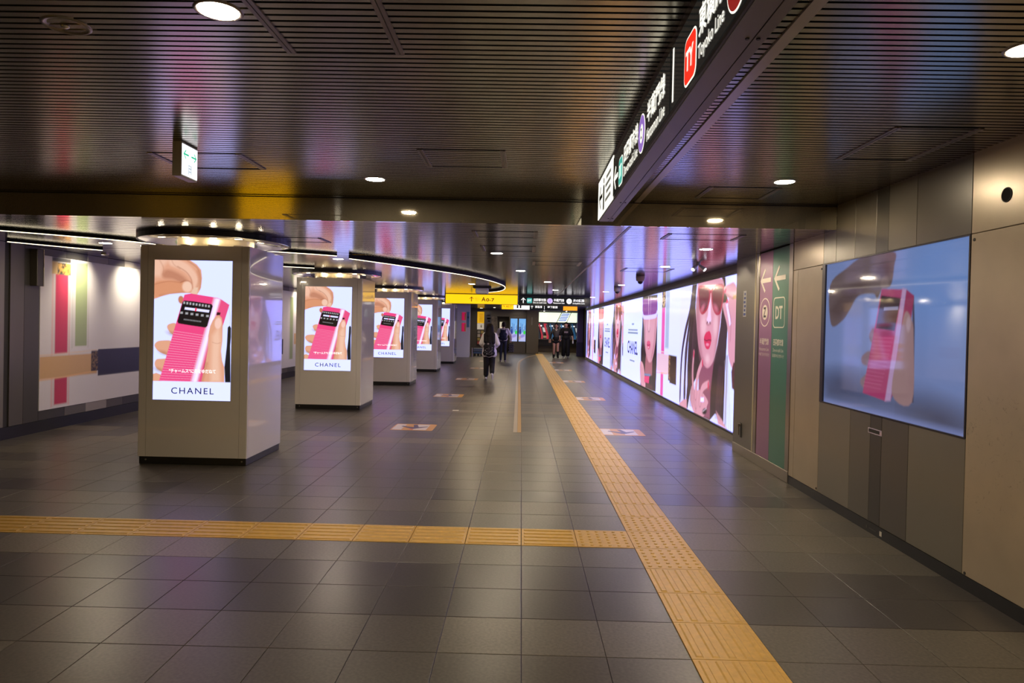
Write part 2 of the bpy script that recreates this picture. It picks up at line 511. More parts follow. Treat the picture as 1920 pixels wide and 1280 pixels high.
# tactile paving: tiles with raised bars, dotted tiles at the branch
def tact_mesh(kind):
    mb = MB()
    h = T/2-0.0025
    mb.box(-h, h, -h, h, -0.012, 0.002)
    if kind == 'bar':
        for i in range(5):
            x = (i-2)*0.078
            w0, w1 = 0.019, 0.012
            L = T/2-0.018
            mb.add([(x-w0,-L,0.002),(x+w0,-L,0.002),(x+w0,L,0.002),(x-w0,L,0.002),(x-w1,-L+.006,0.007),(x+w1,-L+.006,0.007),(x+w1,L-.006,0.007),(x-w1,L-.006,0.007)],
                   [(4,5,6,7),(0,1,5,4),(1,2,6,5),(2,3,7,6),(3,0,4,7)])
    else:
        for i in range(6):
            for j in range(6):
                x, y = (i-2.5)*0.064, (j-2.5)*0.064
                k = 8
                mb.add([(x+.014*math.cos(2*PI*q/k), y+.014*math.sin(2*PI*q/k), .002) for q in range(k)]+[(x+.008*math.cos(2*PI*q/k), y+.008*math.sin(2*PI*q/k), .007) for q in range(k)],
                       [(q, (q+1) % k, k+(q+1) % k, k+q) for q in range(k)]+[tuple(range(k, 2*k))])
    me = bpy.data.meshes.new('tile'); me.from_pydata(mb.v, [], mb.f); me.materials.append(M_TACT); me.update()
    return me
ME_BAR, ME_DOT = tact_mesh('bar'), tact_mesh('dot')
strip = thing('tactile_strip', gp(G0x+2.5*T, 2.0), 'long yellow tactile paving strip running up the corridor to the far end', 'tactile paving')
branch = thing('tactile_strip', gp(G0x, G0y+0.5*T), 'yellow tactile paving branch crossing the floor to the left wall', 'tactile paving')
def tact(parent, x, y, me, a=0.0):
    o = bpy.data.objects.new('tile', me); COL.objects.link(o); o.parent = parent
    o.location = Vector(gp(x, y)) - ORG[parent.name]; o.rotation_euler = (0, 0, GA+a)
for r in range(-8, 83):
    tact(strip, G0x+2.5*T, G0y+(r+0.5)*T, ME_DOT if r in (-1, 0, 1) else ME_BAR)
for c in range(1, -17, -1):
    tact(branch, G0x+(c+0.5)*T, G0y+0.5*T, ME_DOT if c in (1, -16) else ME_BAR, 0.0 if c in (1, -16) else PI/2)

# ---------------------------------------------------------------- ceiling
ceil = struct('ceiling', MB().box(-9, 4.2, YB, BK+0.02, 2.735, 2.80), M_VOID)
P1 = 0.049; SW = 0.0335
sl_me = MB(); sl_me.box(-9, XR, -SW/2, SW/2, 0, 0.045)
me_s = bpy.data.meshes.new('slat'); me_s.from_pydata(sl_me.v, [], sl_me.f); me_s.materials.append(M_SLAT); me_s.update()
y = BK-0.02; n = 0; far = MB()
while y > YB+0.1:
    if y > 0.3:
        o = bpy.data.objects.new('slat', me_s); COL.objects.link(o); o.parent = ceil; o.location = (0, y, H1)
    else:
        far.box(-9, XR, y-SW/2, y+SW/2, H1, H1+0.045)
    y -= P1
o = obj('slats', far, M_SLAT, ceil); o['kind'] = 'stuff'
bulk = struct('trim_1', MB().box(-9, XR-0.002, BK, BK+0.03, H2-0.001, 2.735), M_BULK)
obj('joint', MB().box(-9, XR-0.004, BK-0.006, BK+0.0, H1-0.012, H1-0.004), M_VOID, bulk)
ceil2 = struct('ceiling_lower', MB().box(-9, 4.2, BK+0.03, YE+2, H2+0.05, H2+0.12), M_VOID)
low = MB(); y = BK+0.08
while y < YE+1:
    if not (8.88 < y < 9.12):
        low.box(-9, 0.895, y-0.0415, y+0.0415, H2, H2+0.03); low.box(0.925, 2.98, y-0.0415, y+0.0415, H2, H2+0.03)
    y += 0.1
o = obj('slats', low, M_SLAT2, ceil2); o['kind'] = 'stuff'
obj('cover_strip', MB().box(-9, 2.98, 8.92, 9.10, H2+0.001, H2+0.03), M_SLAT2, ceil2)
obj('cover_strip', MB().box(0.897, 0.923, BK+0.04, YE, H2-0.004, H2+0.03), M_STRIP, ceil2)
obj('cover_strip', MB().box(0.935, 0.985, YB, BK-0.01, H1-0.008, H1+0.03), mat('pale bronze cover strip', (0.55, 0.49, 0.42), rough=0.3, metal=0.7), ceil)

def hatch(x0, x1, y0, y1, z, label, m=M_STRIP):
    t = thing('access_hatch', ((x0+x1)/2, (y0+y1)/2, z), label, 'ceiling hatch', 'access hatches in the ceiling')
    for x in (x0, x1):
        obj('side_strip', MB().box(x-0.018, x-0.002, y0, y1, z-0.006, z-0.0002).box(x+0.002, x+0.018, y0, y1, z-0.006, z-0.0002), m, t)
    for yy in (y0, y1):
        obj('joint', MB().box(x0+.019, x1-.019, yy-0.006, yy+0.006, z-0.002, z-0.0002), M_VOID, t)
hatch(-0.99, -0.54, 1.9, 2.82, H1, 'ceiling hatch with two pale side strips beside the nearest left downlight')
hatch(-0.70, -0.17, 4.35, 4.82, H1, 'small ceiling hatch in mid ceiling just before the ceiling drops')
hatch(1.98, 2.42, 3.72, 4.42, H1, 'ceiling hatch near the right wall above the blue display')
hatch(1.42, 1.95, 5.35, 5.8, H1, 'dim ceiling hatch behind the right downlight before the drop')
hatch(-2.55, -1.95, 4.55, 5.0, H1, 'ceiling hatch just right of the green arrow exit sign')
hatch(-0.52, 0.08, 6.55, 7.0, H2, 'ceiling hatch first past the ceiling drop, over the corridor middle')
hatch(-0.52, 0.08, 7.75, 8.3, H2, 'ceiling hatch beside the first downlight past the ceiling drop')
hatch(-2.9, -2.25, 7.35, 7.75, H2, 'black edged ceiling hatch to the right of the nearest kiosk top', M_BLACK)
hatch(1.35, 2.05, 6.5, 6.9, H2, 'ceiling hatch above the purple and green wall panel')
hatch(1.5, 2.2, 10.3, 10.9, H2, 'ceiling hatch beside the nearer dome camera')
hatch(0.1, 0.75, 9.5, 10.1, H2, 'faint ceiling hatch past the cross strip, left of the long cover strip')

def downlight(x, y, z, label, lit=True):
    t = thing('downlight', (x, y, z), label, 'downlight', 'round ceiling downlights')
    obj('rim', MB().lathe([(0.070, 0.012), (0.070, -0.003), (0.080, -0.005), (0.086, 0.0), (0.086, 0.012)], (x, y, z), 32), M_STRIP if lit else M_STEEL, t, smooth=True)
    if lit:
        obj('diffuser', MB().prism(disc(0.0705), (x, y, z+0.001), (1,0,0), (0,-1,0), (0,0,-1), 0.004), M_LAMP, t)
    else:
        obj('reflector', MB().lathe([(0.070, -0.002), (0.045, 0.006), (0.0, 0.010)], (x, y, z), 28), M_STEEL, t, smooth=True)
        obj('bulb', MB().sphere((x-0.005, y, z-0.004), 0.016, 0.016, 0.008), M_CHROME, t, smooth=True)
near = [(-1.13, 2.45, 'bright round downlight at the top edge, left of centre, beside the long pale strips'),
        (1.92, 2.69, 'bright round downlight at the right edge near the overhead sign'),
        (-1.19, 5.28, 'round downlight left of centre just before the ceiling drops'),
        (1.90, 5.12, 'round downlight over the right side just before the ceiling drops')]
for x, y, l in near: downlight(x, y, H1, l)
for x, y, l in [(-1.13, -0.4, 'round downlight behind the viewer on the left'), (1.92, -0.3, 'round downlight behind the viewer on the right'),
                (-4.3, -3.4, 'added round downlight far behind the viewer on the far left'), (-1.13, -3.4, 'added round downlight far behind the viewer on the left'), (1.92, -3.4, 'added round downlight far behind the viewer on the right')]:  # these three are added to lift the ambient light
    downlight(x, y, H1, l)
downlight(-1.78, 2.59, H1, 'unlit round ceiling fixture in the upper left corner', lit=False)
ordn = ['first', 'second', 'third', 'fourth', 'fifth', 'sixth', 'seventh', 'eighth', 'ninth', 'tenth']
for i, y in enumerate([7.69, 9.93, 12.0, 14.4, 17.2, 20.6, 24.5, 28.5, 32.5]):
    downlight(2.0, y, H2, 'round downlight in the row above the video wall, %s past the ceiling drop' % ordn[i])
for x, y, l in [(-0.38, 8.55, 'round downlight over the corridor middle, first past the ceiling drop'), (-0.10, 11.2, 'round downlight over the corridor middle, second past the ceiling drop'),
                (0.43, 13.9, 'round downlight over the corridor, third past the ceiling drop, above the black direction sign'), (0.72, 16.9, 'round downlight just in front of the black direction sign'),
                (-1.21, 15.1, 'round downlight inside the curved light line, left of the beam box'), (-1.22, 18.0, 'round downlight inside the curved light line, close above the yellow sign'),
                (-2.70, 9.73, 'round downlight between the first and second kiosk tops'), (-5.15, 8.25, 'round downlight at the far left in front of the mural wall'),
                (-0.6, 24.0, 'round downlight behind the yellow sign, left of the walkway'), (0.6, 30.0, 'round downlight before the ticket machines'),
                (-1.0, 30.0, 'round downlight before the dark far wall'), (1.6, 37.5, 'round downlight right above the ticket machines'), (2.4, 40.3, 'added round downlight over the rightmost ticket machine'), (1.1, 40.3, 'added round downlight over the leftmost ticket machine'), (-0.45, 37.0, 'added round downlight above the two tall blue screens'), (-2.4, 36.8, 'added round downlight above the yellow notice board'), (-1.0, 21.6, 'added round downlight just behind the yellow sign'), (-1.6, 35.0, 'round downlight in front of the yellow notice board'),  # lamps over outer machines, screens, notice board, behind yellow sign: added for brightness
                (-5.2, 13.0, 'round downlight over the left aisle behind the first kiosk'), (-5.2, 18.5, 'round downlight over the left aisle behind the second kiosk')]:
    downlight(x, y, H2, l)

# glowing lines beside black ceiling channels
def light_line(pts, label, side=1, wid=0.03):
    pts = [Vector((p[0], p[1], 0)) for p in smooth(pts, 8, False)]
    t = thing('light_line', (pts[0].x, pts[0].y, H2), label, 'light strip', 'curved ceiling light strips')
    def sweep(a, b, z0, z1):
        mb = MB(); k = len(pts); vs = []
        for i, p in enumerate(pts):
            d = (pts[min(i+1, k-1)]-pts[max(i-1, 0)]).normalized()
            nrm = Vector((-d.y, d.x, 0))*side
            for off, z in ((a, z0), (b, z0), (b, z1), (a, z1)):
                q = p+nrm*off; vs.append((q.x, q.y, z))
        fs = [(i*4+j, i*4+(j+1) % 4, i*4+4+(j+1) % 4, i*4+4+j) for i in range(k-1) for j in range(4)]
        fs += [(0, 3, 2, 1), ((k-1)*4, (k-1)*4+1, (k-1)*4+2, (k-1)*4+3)]
        return mb.add(vs, fs)
    obj('channel', sweep(-0.015, 0.015, H2-wid, H2-0.001), M_VOID, t)
    obj('tube', sweep(-0.006, 0.006, H2-wid-0.008, H2-wid), M_LINE, t)
light_line([(-2.36, 9.05), (-1.66, 10.36), (-1.03, 11.78), (-0.64, 13.28), (-0.47, 15.03), (-0.65, 16.83), (-1.22, 18.05)], 'long curved glowing ceiling line sweeping from the kiosks to the yellow sign', -1, 0.055)
light_line([(-6.08, 6.51), (-5.40, 7.00), (-4.68, 7.58), (-4.34, 8.01)], 'glowing ceiling line at the far left running towards the nearest kiosk top', 1)
light_line([(-6.18, 8.01), (-5.84, 8.49), (-5.55, 8.83)], 'short glowing ceiling line close to the mural on the left', 1)
light_line([(-3.43, 8.44), (-2.80, 8.78), (-2.51, 8.97)], 'glowing ceiling line just right of the nearest kiosk top', 1)
light_line([(-4.73, 10.13), (-4.34, 10.52), (-3.86, 10.90), (-3.47, 11.10)], 'glowing ceiling line behind the second kiosk top', 1)

# ---------------------------------------------------------------- walls
wall_r = struct('wall_right', MB().box(XR+0.02, XR+0.30, YB, 8.85, 0, 2.8).box(3.06, 3.3, 8.85, 36.35, 0, 2.6).box(3.06, 3.75, 36.35, 36.5, 0, 2.6).box(3.6, 3.8, 36.5, YE+2, 0, 2.6), M_SEAM)
def panel(x0, x1, y0, y1, z0, z1, m, parent, name='panel'):
    g = 0.0018
    return obj(name, MB().bbox(x0, x1, y0+g, y1-g, z0+g, z1-g, 0.002), m, parent)
ZS0, ZS1 = 0.915, 2.168
up = [(-7, -5.4, M_BEIGE), (-5.4, -3.8, M_BEIGE), (-3.8, -2.2, M_BEIGE), (-2.2, -0.6, M_BEIGE), (-0.6, 1.0, M_BEIGE), (1.0, 2.6, M_BEIGE), (2.6, 4.23, M_BEIGE),
      (4.23, 4.82, M_GREYS[3]), (4.82, 5.19, M_GREYS[1]), (5.19, 5.37, M_GREYS[2]), (5.37, 5.71, M_GREYS[1]), (5.71, 6.05, M_GREYS[4])]
for a, b, m in up: panel(XR, XR+0.02, a, b, ZS1, H1+0.05, m, wall_r)
panel(XR, XR+0.02, 6.05, 6.30, ZS1, H2+0.01, M_GREYS[4], wall_r)
panel(XR, XR+0.02, 6.30, 7.01, ZS1, H2+0.01, M_BEIGE, wall_r)
for a, b, m in [(4.23, 4.85, M_GREYS[4]), (4.85, 5.21, M_GREYS[3]), (5.21, 5.38, M_GREYS[2]), (5.38, 5.71, M_GREYS[1]), (5.71, 6.31, M_GREYS[0])]:
    panel(XR, XR+0.02, a, b, 0.085, ZS0, m, wall_r)
M_SCUFF = scuffed()
for a, b, m in up[:7]: panel(XR, XR+0.02, a, b, 0.085, ZS1, M_SCUFF if b > 4 else M_BEIGE, wall_r)
panel(XR, XR+0.02, 6.31, 6.88, 0.085, ZS1, M_BEIGE, wall_r)
panel(XR, XR+0.02, 6.88, 7.01, 0.085, ZS1, M_BEIGE, wall_r)
M_GP = mat('grey bronze pier panel', (0.17, 0.155, 0.13), rough=0.33, metal=0.35)
panel(XR, XR+0.02, 8.13, 8.85, 0.12, H2+0.01, M_GP, wall_r, 'pier_panel')
obj('pier_panel', MB().box(XR+0.001, 3.06, 8.845, 8.87, 0, H2+0.04), M_GP, wall_r)
obj('light_strip', MB().box(XR-0.004, XR+0.004, 8.125, 8.140, 0.12, H2), mat('pale gold strip', (0.75, 0.66, 0.42), rough=0.3), wall_r)
for y in (7.04, 8.04): obj('pier_frame', MB().bbox(XR-0.006, XR+0.02, y-0.045, y+0.06, 0.12, H2, 0.004), M_STEEL, wall_r)
for y, z in ((4.20, 2.13), (4.20, 0.10), (6.33, 0.11), (6.33, 2.13)):
    obj('screw', MB().cyl((XR+0.001, y, z), (XR-0.003, y, z), 0.010, n=10), M_SEAM, wall_r)
bbr = struct('baseboard_right', MB().box(XR-0.002, XR+0.02, YB, 7.0, 0, 0.085), M_PLINTH)
bbr2 = struct('baseboard_pier', MB().bbox(XR-0.008, XR+0.02, 7.0, 8.86, 0, 0.12, 0.004), M_STEEL)
lab = thing('baseboard_label', (XR-0.002, 5.3, 0.035), 'tiny white square and faint lettering on the black baseboard under the display', 'label')
obj('square', MB().box(XR-0.0035, XR-0.002, 5.165, 5.195, 0.022, 0.058), M_WPRINT, lab)
obj('mark', MB().box(XR-0.0035, XR-0.002, 5.385, 5.395, 0.025, 0.05).box(XR-0.0035, XR-0.002, 5.25, 5.35, 0.034, 0.038), mat('faint print', (0.12, 0.11, 0.1)), lab)

wall_l = struct('wall_left', MB().box(XL-0.3, XL-0.02, YB, YE+2, 0, 2.8), M_SEAM)
shades = [M_GREYS[4], M_GREYS[1], M_GREYS[2], M_GREYS[3]]
y = YB; i = 0
while y < 8.0:
    panel(XL-0.02, XL, y, min(y+0.9, 8.39), 0.15, H1+0.05 if y < BK-1 else H2, shades[i % 4], wall_l); y += 0.9; i += 1
panel(XL-0.02, XL, 8.39, 8.63, 0.15, H2, M_GREYS[3], wall_l)
panel(XL-0.02, XL, 8.63, 8.905, 0.15, H2, M_GREYS[2], wall_l)
y = 8.905; i = 0
gs = [2, 1, 5, 3, 2, 4, 1, 5]
while y < 32:
    w = [0.52, 0.46, 0.5, 0.42][i % 4]
    panel(XL-0.02, XL, y, y+w, 0.15, 0.28, M_GREYS[gs[i % 8]], wall_l, 'base_panel')
    panel(XL-0.02, XL, y, y+w, 2.352, H2, M_GREYS[gs[(i+3) % 8]], wall_l, 'top_panel')
    y += w; i += 1
for a, b in ((14.4, 14.9), (20.4, 20.9)):
    panel(XL-0.02, XL, a, b, 0.28, 2.352, M_GREYS[2], wall_l)
panel(XL-0.02, XL, 20.9, 32.4, 0.28, 2.352, M_GREYS[5], wall_l)
struct('baseboard_left', MB().box(XL-0.02, XL+0.012, YB, 32, 0, 0.15), M_PLINTH)
struct('wall_back', MB().box(-9, 4.2, YB-0.2, YB, 0, 2.8), mat('dark back wall', (0.20, 0.18, 0.15), rough=0.5))

# mural on the left wall
def mural(y0, y1, label):
    t = thing('mural', (XL, y0, 0.28), label, 'mural', 'printed murals on the left wall')
    obj('board', MB().box(XL-0.019, XL+0.004, y0, y1, 0.282, 2.35), mat('mural board edge', (0.6, 0.57, 0.55)), t)
    c = Canvas(0, y1-y0, 0.282, 2.35, 0.016, (226, 220, 220))
    # print: red, green, tan and navy bars with torn pale outlines
    def bar(a, b, z0, z1, col, edge=None):
        if edge:
            for k in range(3):
                e = 0.03+0.02*k
                c.stroke([(a-e, z0-e*.4), (a-e, z1+e*.4)], 0.008, edge, alpha=0.6)
                c.stroke([(b+e*.6, z0-e*.4), (b+e*.6, z1+e*.4)], 0.008, edge, alpha=0.6)
        c.rect(a, b, z0, z1, col)
    k = 0.0
    bar(0.29, 0.55, 1.03, 2.12, (205, 62, 92), (232, 150, 150))
    bar(0.29, 0.55, 0.33, 0.69, (205, 62, 92), (232, 150, 150))
    bar(0.71, 0.97, 1.12, 2.32, (160, 172, 128), (190, 185, 175))
    c.rect(0.22, 0.33, 2.12, 2.29, (214, 178, 120)); c.rect(0.33, 0.60, 2.12, 2.28, (38, 30, 22))
    rr = random.Random(3)
    for _ in range(60):
        c.ell(0.34+rr.random()*0.25, 2.13+rr.random()*0.14, 0.008+rr.random()*0.02, 0.006+rr.random()*0.01, (222, 170, 80), rr.random()*3)
    c.rect(0.22, 0.60, 2.29, 2.35, (70, 68, 66))
    c.rect(0.0, 1.22, 0.70, 1.00, (214, 172, 120), 0.02)
    c.stroke([(0, 0.69), (0.5, 0.70), (1.2, 0.74)], 0.02, (240, 190, 130), alpha=0.8)
    c.stroke([(0, 1.02), (0.6, 1.03), (1.2, 1.05)], 0.012, (236, 205, 170), alpha=0.8)
    c.rect(1.08, 1.24, 0.74, 1.04, (44, 36, 30))
    for _ in range(50):
        c.ell(1.09+rr.random()*0.14, 0.75+rr.random()*0.28, 0.006+rr.random()*0.014, 0.006, (150, 120, 70), rr.random()*3)
    c.rect(1.24, 3.1, 0.66, 1.06, (40, 40, 56))
    bar(3.6, 3.85, 0.5, 2.2, (160, 172, 128), (190, 185, 175))
    bar(3.95, 4.9, 0.9, 1.2, (214, 172, 120))
    c.mesh('print', attr_mat('mural print', rough=0.35), t, (XL+0.0055, y0, 0), (0, 1, 0), (0, 0, 1))
mural(8.91, 14.4, 'pale wall mural with red, green, tan and navy bars left of the nearest kiosk')
mural(14.9, 20.4, 'second wall mural glimpsed between the first and second kiosks')
bx = thing('wall_box', (XL, 8.78, 1.93), 'dark upright box hung on the left wall beside the mural', 'wall box')
obj('case', MB().bbox(XL, XL+0.10, 8.72, 8.83, 1.93, 2.41, 0.006), mat('dark brown case', (0.05, 0.042, 0.03), rough=0.4), bx)
obj('edge_plate', MB().box(XL+0.02, XL+0.104, 8.83, 8.842, 1.93, 2.41), M_CHROME, bx)
for y, z in ((9.62, H2), (10.9, H2), (13.0, H2), (16.5, H2), (19, H2)):
    t = thing('spotlight', (XL+0.42, y, z), 'small ceiling spotlight washing the left wall mural, %s from the near end' % {9.62: 'first', 10.9: 'second', 13.0: 'third', 16.5: 'fourth', 19: 'fifth'}[y], 'spotlight', 'mural spotlights')
    obj('housing', MB().lathe([(0.0, 0.0), (0.05, 0.0), (0.05, -0.02), (0.044, -0.02), (0.040, -0.004), (0.0, -0.004)], (XL+0.42, y, z), 20), M_STEEL, t)
    ld = bpy.data.lights.new('spot_lamp', 'SPOT'); ld.energy = 60; ld.color = (1.0, 0.90, 0.68); ld.spot_size = math.radians(100); ld.spot_blend = 1.0; ld.shadow_soft_size = 0.03
    lo = bpy.data.objects.new('spot_lamp', ld); COL.objects.link(lo); lo.parent = t; lo.location = (0, 0, -0.025)
    lo.rotation_euler = Vector((-0.42, 0, -0.34)).to_track_quat('-Z', 'Y').to_euler()

# ---------------------------------------------------------------- advertising pictures (outlines in metres on the screens' planes)
MA={
 'hairL':[(12.15,2.34),(11.83,2.34),(11.89,2.16),(11.91,1.92),(11.79,1.63),(11.62,1.3),(11.37,1.03),(11.58,0.83),(11.95,0.59),(12.13,0.46),(12.31,0.12),(12.44,0.17),(12.37,0.56),(12.39,0.93),(12.34,1.38),(12.2,1.8),(12.19,2.17)],
 'str1':[(12.15,2.31),(12.32,1.93),(12.66,1.55),(12.87,1.16),(12.95,0.77),(12.96,0.22),(12.87,0.23),(12.84,0.75),(12.75,1.14),(12.52,1.5),(12.24,1.85),(12.08,2.16)],
 'str2':[(12.17,2.02),(12.44,1.53),(12.6,1.12),(12.63,0.66),(12.63,0.28),(12.5,0.29),(12.49,0.67),(12.44,1.08),(12.31,1.48),(12.12,1.87)],
 'hairR':[(10.38,2.35),(10.17,2.34),(10.12,2.16),(10.01,1.97),(9.99,1.67),(10.03,1.26),(10.07,0.86),(10.08,0.45),(10.09,0.14),(10.52,0.27),(10.83,0.12),(11.34,0.12),(10.89,0.35),(10.83,0.69),(11.15,0.95),(10.7,1.04),(10.49,1.33),(10.36,1.61),(10.31,1.83),(10.23,2.08),(10.31,2.31)],
 'neck':[(11.42,1.05),(10.67,1.09),(10.76,0.8),(10.82,0.58),(10.83,0.14),(11.34,0.11),(11.56,0.51),(11.58,0.83)],
 'face':[(11.71,2.36),(11.01,2.37),(10.31,2.31),(10.25,2.08),(10.33,1.83),(10.4,1.61),(10.53,1.33),(10.7,1.07),(10.94,0.95),(11.15,0.94),(11.37,1.03),(11.62,1.25),(11.79,1.63),(11.87,1.92),(11.81,2.2)],
 'lensL':[(11.69,2.29),(11.04,2.23),(10.98,2.05),(11.14,1.87),(11.44,1.8),(11.63,1.89),(11.71,2.1)],
 'lensR':[(10.87,2.23),(10.26,2.23),(10.24,2.02),(10.37,1.81),(10.6,1.78),(10.81,1.89),(10.9,2.07)],
 'lips':[(11.29,1.42),(11.18,1.5),(11.07,1.52),(10.97,1.53),(10.87,1.47),(10.85,1.37),(10.96,1.25),(11.13,1.24),(11.25,1.31)],
 'nose':[(11.17,1.71),(11.09,1.78),(11.03,2.05),(10.94,2.05),(10.91,1.8),(10.86,1.68),(10.95,1.64),(11.08,1.65)],
 'f1':[(11.94,1.15),(12.0,0.81),(11.92,0.52),(11.72,0.26)],
 'f2':[(11.35,1.03),(11.65,0.76),(11.76,0.42)],
 'f3':[(10.96,0.69),(11.33,0.57),(11.45,0.34)],
 'palm':[(12.04,0.56),(11.84,0.48),(11.47,0.54),(10.98,0.42),(11.01,0.32),(11.23,0.12),(11.8,0.11),(12.12,0.31)],
 'ring':[(11.41,0.42),(11.21,0.44),(11.2,0.37),(11.41,0.35)],
 'shL':[(12.96,0.15),(12.65,0.25),(12.38,0.29),(12.36,0.1),(12.95,0.1)],
 'shR':[(10.49,0.31),(10.19,0.23),(9.9,0.12),(10.36,0.13)],
 'handR':[(10.22,2.18),(9.95,2.22),(9.72,2.22),(9.56,2.05),(9.57,1.66),(9.57,1.18),(9.7,1.0),(9.93,1.19),(10.0,1.57),(10.2,1.81),(10.28,1.94),(10.1,1.96),(9.97,1.99),(10.11,2.07)],
 'nail':[(10.11,1.94),(10.01,1.94),(9.83,1.64),(9.9,1.61)],
 'brac':[(9.67,1.1),(9.57,1.09),(9.56,0.7),(9.71,0.73),(9.76,0.96)],
 'str3':[(10.02,1.18),(9.94,1.19),(9.94,0.66),(9.97,0.16),(10.03,0.15),(10.03,0.66)],
}
MV={
 'hair':[(17.28,2.36),(15.36,2.31),(15.3,1.69),(15.27,0.77),(15.33,0.13),(17.32,0.1),(17.37,1.01),(17.24,1.71)],
 'face':[(17.02,1.88),(15.43,1.87),(15.41,1.45),(15.57,1.07),(15.83,0.82),(16.18,0.75),(16.56,0.87),(16.85,1.16),(16.97,1.53)],
 'visor':[(17.27,2.28),(15.37,2.24),(15.37,1.9),(15.52,1.83),(17.05,1.81),(17.26,1.91)],
 'rim':[(17.24,1.93),(17.05,1.83),(16.21,1.82),(15.52,1.84),(15.37,1.91)],
 'lips':[(16.55,1.22),(16.33,1.26),(16.11,1.23),(16.13,1.1),(16.34,1.05),(16.52,1.12)],
 'nose':[(16.49,1.52),(16.33,1.57),(16.18,1.52),(16.32,1.47)],
 'neck':[(16.66,0.9),(15.79,0.9),(15.79,0.46),(16.76,0.45)],
 'hand':[(17.44,0.69),(17.02,0.67),(16.76,0.42),(16.62,0.11),(17.16,0.11),(17.39,0.3)],
 'polish':[(16.79,0.38),(16.12,0.43),(16.17,0.25),(16.77,0.23)],
}
MS={
 'radF':[(5.29,1.89),(4.97,1.87),(5.18,1.04),(5.54,1.07)],
 'hi':[(5.0,1.88),(4.95,1.87),(5.12,1.05),(5.2,1.04)],
 'side':[(4.95,1.87),(4.85,1.82),(4.9,1.51),(5.08,1.12),(5.12,1.05)],
 'disp':[(5.29,1.84),(5.02,1.81),(5.09,1.57),(5.36,1.59)],
 'hand':[(6.18,1.97),(5.87,2.1),(5.54,2.18),(5.13,2.16),(5.12,2.05),(5.16,1.91),(5.27,1.9),(5.35,1.82),(5.42,1.86),(5.66,1.85),(5.8,1.74),(5.93,1.65),(6.14,1.62)],
 'thumb':[(4.96,1.7),(4.87,1.65),(4.84,1.51),(4.84,1.07),(5.1,1.1),(5.04,1.43)],
 'strap':[(4.87,1.82),(4.85,1.82),(4.83,1.59),(4.82,1.07),(4.84,1.07),(4.86,1.59)],
 'fa':[(5.46,1.54),(5.39,1.59),(5.36,1.47),(5.43,1.48)],
 'fb':[(5.57,1.36),(5.44,1.41),(5.42,1.3),(5.55,1.3)],
 'fc':[(5.58,1.17),(5.46,1.23),(5.47,1.11),(5.55,1.12)],
}
SKIN, SKIN2, SKIN3 = (230, 168, 138), (246, 202, 178), (166, 98, 72)
